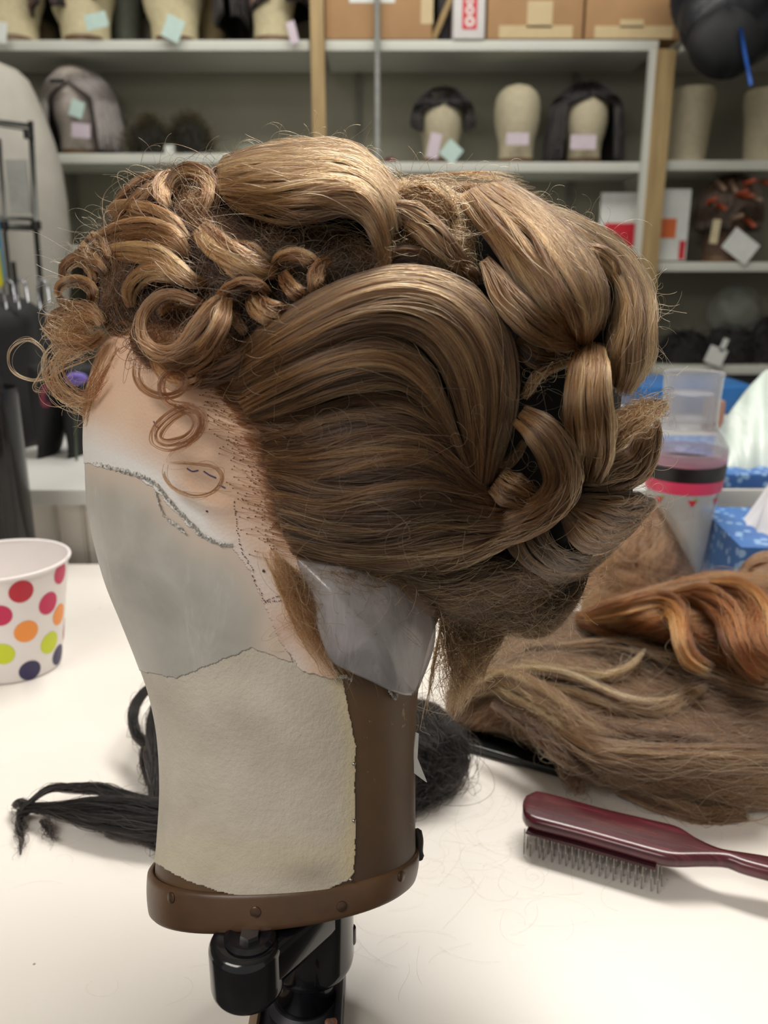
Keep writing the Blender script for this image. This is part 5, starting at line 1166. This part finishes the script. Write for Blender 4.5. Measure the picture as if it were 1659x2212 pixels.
mound('brown_hairpiece', [
  [(1590, 1262, .80), (1602, 1225, .80), (1625, 1202, .80), (1660, 1190, .80), (1760, 1180, .80)],
  [(1592, 1275, .79), (1615, 1255, .77), (1650, 1245, .76), (1700, 1240, .76), (1780, 1240, .76)],
  [(1600, 1290, .79), (1630, 1285, .77), (1670, 1285, .76), (1720, 1285, .76), (1780, 1290, .76)]], 900,
  'small light brown hairpiece at right edge in front of blue tissue box', HC, BC_, tone=.42)
# black switch behind the block
HK = hair_mat('black_hair', [(0, srgb(3, 2, 2)), (.5, srgb(10, 8, 8)), (1, srgb(40, 32, 30))], .4)
BK_ = body_mat('black_hair_body', srgb(4, 3, 3), srgb(12, 10, 10))
bk_ = empty('black_hairpiece', tuple(PT(400, 1740, 0))); tag(bk_, 'long black hair switch lying behind the wig block, knotted at its left end', 'hairpiece')
K = dict(mat=HK, bmat=BK_, clump=.5, thick=.008, frizz=.0014, fly=.06, tvar=.4, udrift=.08)
tlock('hair_lock', [(42, 1748, .008), (75, 1745, .010), (120, 1748, .014), (190, 1756, .018), (260, 1762, .02), (340, 1772, .02), (430, 1760, .02), (560, 1720, .02)], [14, 22, 60, 72, 80, 110, 120, 130], 1700, bk_, tone=.3, **K)
tlock('hair_lock', [(45, 1748, .012), (70, 1728, .016), (105, 1704, .02), (160, 1702, .022), (220, 1706, .024), (275, 1722, .024), (340, 1740, .024)], [8, 12, 16, 22, 22, 24, 30], 420, bk_, tone=.45, **K)
tlock('hair_lock', [(230, 1790, .012), (290, 1805, .008), (338, 1835, .004), (350, 1845, .004)], [30, 34, 12, 4], 240, bk_, tone=.3, **K)
tlock('knot', [(28, 1744, .006), (40, 1735, .012), (56, 1742, .012), (50, 1756, .008), (34, 1752, .006)], [12, 18, 20, 18, 10], 220, bk_, tone=.3, **K)
tlock('hair_lock', [(44, 1752, .006), (40, 1780, .004), (46, 1810, .004), (44, 1850, .003)], [12, 12, 8, 2], 90, bk_, tone=.5, **dict(K, fly=.3, end=.5))
tlock('hair_lock', [(95, 1765, .008), (105, 1790, .004), (120, 1820, .003)], [26, 14, 4], 60, bk_, tone=.5, body=False, **dict(K, fly=.4, end=.6))
tlock('hair_lock', [(350, 1470, .03), (315, 1492, .04), (290, 1530, .04), (292, 1580, .03), (320, 1610, .03), (350, 1620, .03)], [16, 20, 20, 18, 18, 14], 520, bk_, tone=.4, **K)
tlock('hair_lock', [(350, 1490, .03), (338, 1560, .035), (335, 1640, .03), (345, 1720, .02), (370, 1760, .02)], [20, 40, 44, 40, 30], 520, bk_, tone=.2, **K)
tlock('hair_lock', [(318, 1600, .02), (312, 1640, .014), (322, 1680, .008), (335, 1720, .008)], [16, 22, 20, 12], 160, bk_, tone=.4, **dict(K, fly=.3, end=.3))
tsheet('hair_mass', [[(860, 1500, .04), (940, 1520, .04), (995, 1580, .03), (1012, 1640, .015), (990, 1690, .006), (940, 1725, .004), (880, 1760, .004)],
                     [(850, 1540, .045), (910, 1560, .045), (955, 1600, .04), (968, 1650, .025), (945, 1690, .012), (900, 1720, .008), (850, 1750, .006)],
                     [(700, 1600, .04), (780, 1620, .04), (850, 1640, .04), (890, 1670, .025), (880, 1700, .014), (840, 1730, .01), (760, 1740, .01)]], 2200, bk_, tone=.3, bulge=.01, clumps=18, **dict(K, frizz=.003, fly=.15))
# black comb under the hair
ca, cb = PT(930, 1568, .004), PT(1225, 1652, .004); d_ = unit(cb-ca); nrm = np.array([d_[1], -d_[0], 0])
cm = empty('black_comb', tuple((ca+cb)/2*np.array([1, 1, 0]))); tag(cm, 'long black comb partly hidden under the tan hairpiece', 'comb')
M_COMB = simple('comb_plastic', srgb(14, 20, 20), .2)
Lc = np.linalg.norm(cb-ca); bm = bmesh.new(); bm_box(bm, (0, -.0145, -.003), (Lc, -.002, .003), None, .0012)
for i in range(80): bm_box(bm, (i*Lc/80, -.002, -.0018), (i*Lc/80+Lc/160, .014, .0018))
bmesh.ops.rotate(bm, cent=(0, 0, 0), matrix=Matrix.Rotation(math.atan2(d_[1], d_[0]), 3, 'Z'), verts=bm.verts); bmesh.ops.translate(bm, vec=Vector(ca)+Vector((0, 0, .0)), verts=bm.verts)
from_bm('comb_body', bm, M_COMB, cm, False)
# stray hairs lying on the bench
n = 130; M = 16; pos = np.zeros((n, M, 3))
for i in range(n):
    g_ = random.choice(((150, 1830), (1050, 1800), (1000, 1780), (700, 2050), (1100, 1950), (1400, 1780), (450, 2060), (950, 1900)))
    x = random.gauss(g_[0], 110); y = max(1500, random.gauss(g_[1], 60)); a = random.uniform(0, 6.28); L = random.uniform(60, 260); k = random.gauss(0, 2.2); k2 = random.gauss(0, 2)
    for j in range(M):
        pos[i, j] = PT(x, min(y, 2206), .0003+.0006*abs(math.sin(j+i))); a_ = a+k*j/M+k2*(j/M)**2; x += math.cos(a_)*L/M; y += .6*math.sin(a_)*L/M
pos[..., 1] = np.clip(pos[..., 1], .335, 1.0)
so = curves_obj('loose_hairs', pos, np.full((n, M), .00004), rng.uniform(.3, 1, n), hair_mat('loose_hair_mat', [(0, srgb(60, 46, 40)), (1, srgb(170, 140, 110))])); tag(so, 'fine loose hairs scattered over the white bench top', 'hair', kind='stuff')

# clear shaker bottle
YSH = .93; sc_ = np.linalg.norm(P(1478, 1010, YSH)-CAM)/F
def zy(y, Y=YSH): return float(P(1478, y, Y)[2])
shx = float(P(1479, 1010, YSH)[0])
sh = empty('clear_shaker', (shx, YSH, 0)); tag(sh, 'clear plastic cocktail shaker with black and pink bands behind the hair', 'shaker')
def clear(name, col, alpha, rough=.12):
    t = NT(name); lw = t.n('ShaderNodeLayerWeight'); lw.inputs['Blend'].default_value = .35
    mr = t.n('ShaderNodeMapRange'); mr.inputs['To Min'].default_value = alpha; mr.inputs['To Max'].default_value = min(1, alpha+.55); t.l(lw.outputs['Facing'], mr.inputs['Value'])
    t.bsdf(col, rough, Alpha=mr.outputs[0], Coat_Weight=.3); return t.m
M_CP = clear('clear_plastic', srgb(196, 198, 206), .22); M_CPB = clear('frosted_plastic', srgb(198, 200, 198), .5); M_PK = simple('band_pink', srgb(226, 62, 104), .35, .02); M_BKB = simple('band_black', srgb(16, 12, 16), .35, .02); M_PKT = clear('pink_tint', srgb(220, 170, 192), .5)
def R(px): return px*sc_
def lz(name, pr, mat): return lathe(name, [(R(a), zy(b)) for a, b in pr], (shx, YSH, 0), mat, sh, n=56)
zb0 = .001
lathe('shaker_body', [(0, .001), (R(50), .001), (R(52), .004), (R(56), zy(1200)), (R(64), zy(1120)), (R(73), zy(1050))], (shx, YSH, 0), M_CPB, sh, n=56)
lz('pink_band', [(73, 1052), (75.5, 1051), (78, 1026), (76, 1025)], M_PK); lz('black_band', [(77, 1026), (78.5, 1025), (80.5, 996), (78, 995)], M_BKB)
lz('pink_collar', [(78, 996), (81, 990), (81, 972), (78, 968)], M_PKT)
lz('shoulder', [(80, 985), (82, 968), (80, 958), (66, 934), (56, 920), (54, 912)], M_CP)
lz('measuring_cap', [(52, 925), (54, 912), (55, 860), (57, 815), (59, 808), (58, 804), (55, 806), (54, 815), (52, 860), (50, 905), (30, 908), (0, 908)], M_CP)
lz('inner_neck', [(40, 925), (42, 850), (38, 846), (0, 846)], M_CP)
M_GR = simple('print_green', srgb(130, 170, 60), .5)
for px in (1475, 1530, 1418):
    for nm, poly, m_ in (('cocktail_print', [(-10, 1062), (10, 1062), (0, 1076)], M_RED), ('cocktail_print', [(2, 1058), (12, 1057), (8, 1064)], M_GR), ('cocktail_print', [(-1, 1076), (1, 1076), (1, 1098), (-1, 1098)], M_TAGP), ('cocktail_print', [(-7, 1098), (7, 1098), (7, 1100), (-7, 1100)], M_TAGP)):
        a0 = math.asin(max(-1, min(1, (px-1479)/74))); vs = []
        for dx, y in poly:
            rr_ = R(74+(1050-y)*.12)+.0006; a = -math.pi/2+a0+dx/74; vs.append((shx+rr_*math.cos(a), YSH+rr_*math.sin(a), zy(y)))
        mesh(nm, vs, [list(range(len(vs)))], m_, sh, False)
# tissue box
t = NT('tissue_blue'); v = t.n('ShaderNodeTexVoronoi'); v.inputs['Scale'].default_value = 75; t.l(t.obj(), v.inputs['Vector'])
c = t.mix(t.math('LESS_THAN', v.outputs['Distance'], .32), t.ramp(t.noise(12), [(.3, srgb(44, 84, 156)), (.7, srgb(72, 124, 190))]), srgb(146, 182, 220)); t.bsdf(c, .4); M_TIS = t.m
Nn, Ll = PT(1601, 1182, .088), PT(1513, 1094, .088); e1 = Ll-Nn; e1[2] = 0; L1_ = np.linalg.norm(e1); e1 /= L1_; e2 = np.array([e1[1], -e1[0], 0])
if e2[0] < 0: e2 = -e2
L2_ = .125
tx = empty('tissue_box', tuple((Nn+e1*L1_/2+e2*L2_/2)*np.array([1, 1, 0]))); tag(tx, 'blue patterned tissue box at the right edge, white tissue pulled up', 'tissue box')
def tq_(a, b, z): return tuple(Nn*np.array([1, 1, 0])+e1*L1_*a+e2*L2_*b+np.array([0, 0, z]))
hz_ = .088; bm = bmesh.new(); v8 = [bm.verts.new(tq_(a, b, z)) for z in (.001, hz_) for a, b in ((0, 0), (1, 0), (1, 1), (0, 1))]
for f_ in ((0, 1, 5, 4), (1, 2, 6, 5), (2, 3, 7, 6), (3, 0, 4, 7), (3, 2, 1, 0)): bm.faces.new([v8[i] for i in f_])
hole = [bm.verts.new(tq_(.5+.36*math.cos(a), .5+.22*math.sin(a), hz_)) for a in np.linspace(-3*math.pi/4, 5*math.pi/4, 16, endpoint=False)]
for k in range(4):
    c0, c1 = v8[4+k], v8[4+(k+1) % 4]; seg = [hole[(k*4+i) % 16] for i in range(5)]; bm.faces.new([c0, c1]+seg[::-1])
from_bm('carton', bm, M_TIS, tx, False)
cpt = np.array(tq_(.5, .5, hz_)); vs = []
for i in range(10):
    for k in range(24):
        a = k/24*6.283; w_ = (.034-.022*(i/9)**.7)*(1+.35*math.sin(3*a+1+i*.2)+.2*math.sin(7*a)); vs.append((cpt[0]+w_*math.cos(a)*1.2, cpt[1]+w_*math.sin(a)*.8, hz_-.008+i*.0055+.010*math.sin(3*a+1)*(i/9)))
mesh('tissue', vs, grid_faces(10, 24, True).tolist(), simple('tissue_white', srgb(232, 232, 234), .9, .02), tx)
mesh('tissue_fill', [tq_(.2, .3, hz_-.012), tq_(.8, .3, hz_-.012), tq_(.8, .7, hz_-.012), tq_(.2, .7, hz_-.012)], [(0, 1, 2, 3)], simple('tissue_grey', srgb(170, 170, 170), .9), tx, False)
# things on the rear counter, right
zc_ = .093
a, b = P(1536, 1040, 1.05), P(1900, 1040, 1.05)
o = box('blue_box', (a[0], 1.042, zc_), (b[0], 1.30, zc_+.017), M_TIS, bev=.001); tag(o, 'flat blue patterned box under the white plastic sheeting', 'box')
t = NT('pale_sheeting'); f = t.noise(7, 3, .5, dist=.5, vec=t.mapv((2.5, 1, .6))); t.bsdf(t.ramp(f, [(.3, srgb(184, 200, 192)), (.7, srgb(216, 226, 220))]), .4, bump=f, bstr=.7, bdist=.02); M_SHT = t.m
vs = []; nu, nv = 40, 26
for i in range(nu):
    u = i/(nu-1); x = 1530+u*420; yt = 1026-225*min(1, (max(0, u-.005)*3.4))**.55*(1-.0*u)
    for j in range(nv):
        v_ = j/(nv-1); y = 1030+(yt-1030)*v_; Yp = 1.08+.12*v_**1.5+.006*math.sin(u*26+1.5*v_)+.005*math.sin(u*55-v_*2)
        vs.append(P(x-26*(v_)*(1-u)*0, y, Yp))
fs = grid_faces(nu, nv).tolist(); o = mesh('white_sheeting', vs, fs, M_SHT); md = o.modifiers.new('s', 'SOLIDIFY'); md.thickness = .003; md.offset = 1
tag(o, 'draped pale mint-white plastic sheeting at the right edge above the tissue box', 'sheeting')
a, b = P(1385, 868, 1.6), P(1640, 868, 1.6); tag(box('blue_tray', (a[0], 1.6, zc_), (b[0], 1.8, zc_+.050), simple('tray_blue', srgb(34, 96, 158), .4), bev=.004), 'bright blue tray behind the clear shaker on rear counter', 'tray')
a, b = P(1530, 900, 1.42), P(1566, 900, 1.42); tag(box('tan_packet', (a[0], 1.42, zc_), (b[0], 1.45, zc_+.052), simple('packet_pink', srgb(170, 128, 110), .5), bev=.004), 'small pinkish-tan packet between the shaker and pale sheeting', 'packet')
# shade under the lowest shelf, put in as an added dark cabinet
xa_ = P(1000, 800, 3.3)[0]; o = box('shelf_shade', (xa_, 3.31, -.749), (3.0, 3.655, zR4-.040), simple('shade_dark', srgb(40, 40, 44), .6)); tag(o, 'dark box added as shade below the lowest shelf at right', 'shade_box')

# left: dark jar of brushes and black things behind
M_JAR = clear('smoky_plastic', srgb(26, 26, 28), .45); YJ = .955; jx = P(-22, 1000, YJ)[0]; ztj = float(P(0, 838, YJ)[2]); rj = float(P(52, 1000, YJ)[0]-jx)
jr = empty('brush_jar', (jx, YJ, 0)); tag(jr, 'smoky dark plastic jar packed with black brushes behind the paper cup', 'jar')
lathe('jar_body', [(0, .001), (rj*.98, .001), (rj, .004), (rj, ztj), (rj-.002, ztj), (rj-.002, .005), (0, .005)], (jx, YJ, 0), M_JAR, jr, n=48)
lathe('jar_base_band', [(rj+.0005, .002), (rj+.001, .002), (rj+.001, .03), (rj+.0005, .03)], (jx, YJ, 0), clear('clear_band', srgb(150, 150, 150), .5), jr, n=48)
M_BLK = simple('black_bristle', srgb(14, 13, 14), .6, .3, 200, .6, .002)
for i in range(9):
    a = i*.7; q = Vector((jx+.6*rj*math.cos(a)*(i % 3+1)/3, YJ+.6*rj*math.sin(a)*(i % 3+1)/3, .008)); hh = ztj*random.uniform(.85, 1.08)
    lathe('black_brush', [(0, 0), (.013, .004), (.016, .05), (.016, hh*.75), (.010, hh*.9), (.004, hh), (0, hh)], q, M_BLK, jr, n=12)
M_BKC = simple('black_cloth', srgb(17, 17, 20), .75, .3, 30, .4, .004)
def lump(name, x0, x1, y0, y1, Y, label, cat, dy=.08, seed=0, mat=None, extra=None, zmin=None):
    a, b = P(x0, y1, Y), P(x1, y0, Y); c_ = (a+b)/2; zb_ = a[2] if zmin is None else zmin; o = empty(name, (c_[0], Y, zb_)); tag(o, label, cat)
    hx = (b[0]-a[0])/2; hz2 = (b[2]-zb_); vs = []; n1 = 18
    for i in range(n1):
        v_ = i/(n1-1); w_ = min(1, (max(0, 1-v_)*6))**.5
        for k in range(36):
            an = k/36*6.283; r_ = 1+.05*math.sin(3*an+seed+v_*4)+.05*math.sin(7*an+seed*2+v_*2)
            vs.append((c_[0]+hx*w_*r_*math.cos(an)*(.9+.1*math.sin(v_*7+seed)), Y+dy*w_*r_*math.sin(an), zb_+hz2*v_))
    mesh('main_body', vs, grid_faces(n1, 36, True).tolist()+[list(range(35, -1, -1))], mat or M_BKC, o)
    return o, c_, hx
o, c_, hx = lump('black_bag', -70, 82, 628, 960, 1.35, 'black bag with shiny metal clips behind the dark jar at left', 'bag', .10, 1, zmin=zc_)
for x in (8, 36, 82):
    q = P(x, 622, 1.3); tube('metal_clip', [q+np.array([0, 0, -.03]), q+np.array([0, 0, .0]), q+np.array([.006, 0, .014]), q+np.array([.014, 0, .006]), q+np.array([.014, 0, -.02])], .0025, simple('clip_chrome', srgb(130, 132, 136), .3, Metallic=.9), o)
lump('black_bag', 70, 158, 690, 950, 1.55, 'tall black bag right of the one with metal clips', 'bag', .08, 3, zmin=zc_)
cl_ = empty('black_cloth', tuple(P(130, 1010, 1.25)*np.array([1, 1, 0])+np.array([0, 0, zc_]))); tag(cl_, 'black cloth hanging in two tails beside the forehead at left', 'cloth')
for pl in ([(82, 800), (195, 800), (190, 900), (168, 980), (150, 1012), (136, 1010), (128, 960), (118, 985), (106, 1012), (92, 1010), (78, 930)],):
    pl = np.array(pl, float); top_ = pl[:2]
    rows_ = [(800, 60, 205), (850, 62, 208), (900, 70, 205)]
for (rows_) in ([(790, 62, 150), (850, 64, 148), (900, 72, 142), (950, 82, 132), (1000, 92, 116)], [(790, 132, 212), (850, 132, 212), (900, 136, 206), (950, 146, 196), (1000, 156, 178)]):
    vs = []
    for (y, x0, x1) in catmull(np.array(rows_, float), 20):
        for k in range(20):
            a = k/20*6.283; xc_, hw_ = (x0+x1)/2, (x1-x0)/2; q = P(xc_+hw_*math.cos(a), y, 1.25); vs.append((q[0], 1.25+.03*math.sin(a)*(1+.3*math.sin(3*a)), max(q[2], zc_+.001)))
    mesh('cloth_tail', vs, grid_faces(20, 20, True).tolist()+[list(range(20)), list(range(380, 400))], M_BKC, cl_)
def blob(name, x, y, Y, r, mat, label, cat, sy=1.0):
    q = P(x, y, Y); o = lathe(name, [(r*math.sin(a)*(1+.15*math.sin(5*a)), -r*math.cos(a)*sy) for a in np.linspace(0.01, math.pi-.01, 10)], q, mat, n=14); tag(o, label, cat); return o
fl_ = empty('artificial_flower', tuple(P(165, 816, 1.15))); tag(fl_, 'small purple fabric flower against the black cloth at left', 'flower')
M_PUR = simple('petal_purple', srgb(108, 92, 170), .7)
for i in range(8):
    a = i*.785; q = P(165+13*math.cos(a), 818+6*math.sin(a), 1.19); lathe('petal', [(0, -.006), (.007, -.003), (.008, .002), (0, .006)], q, M_PUR, fl_, n=10)
tube('stem', [P(165, 820, 1.20), P(162, 900, 1.20), np.array([P(162, 960, 1.2)[0], 1.2, zc_])], .002, simple('stem_green', srgb(50, 60, 44), .6), fl_)
cw = [P(x, y, 1.19) for x, y in catmull(np.array([(118, 828), (100, 835), (92, 855), (96, 875), (104, 872)], float), 16)]; 
tube('pink_trim', cw, .004, simple('trim_pink', srgb(110, 30, 58), .6), cl_)
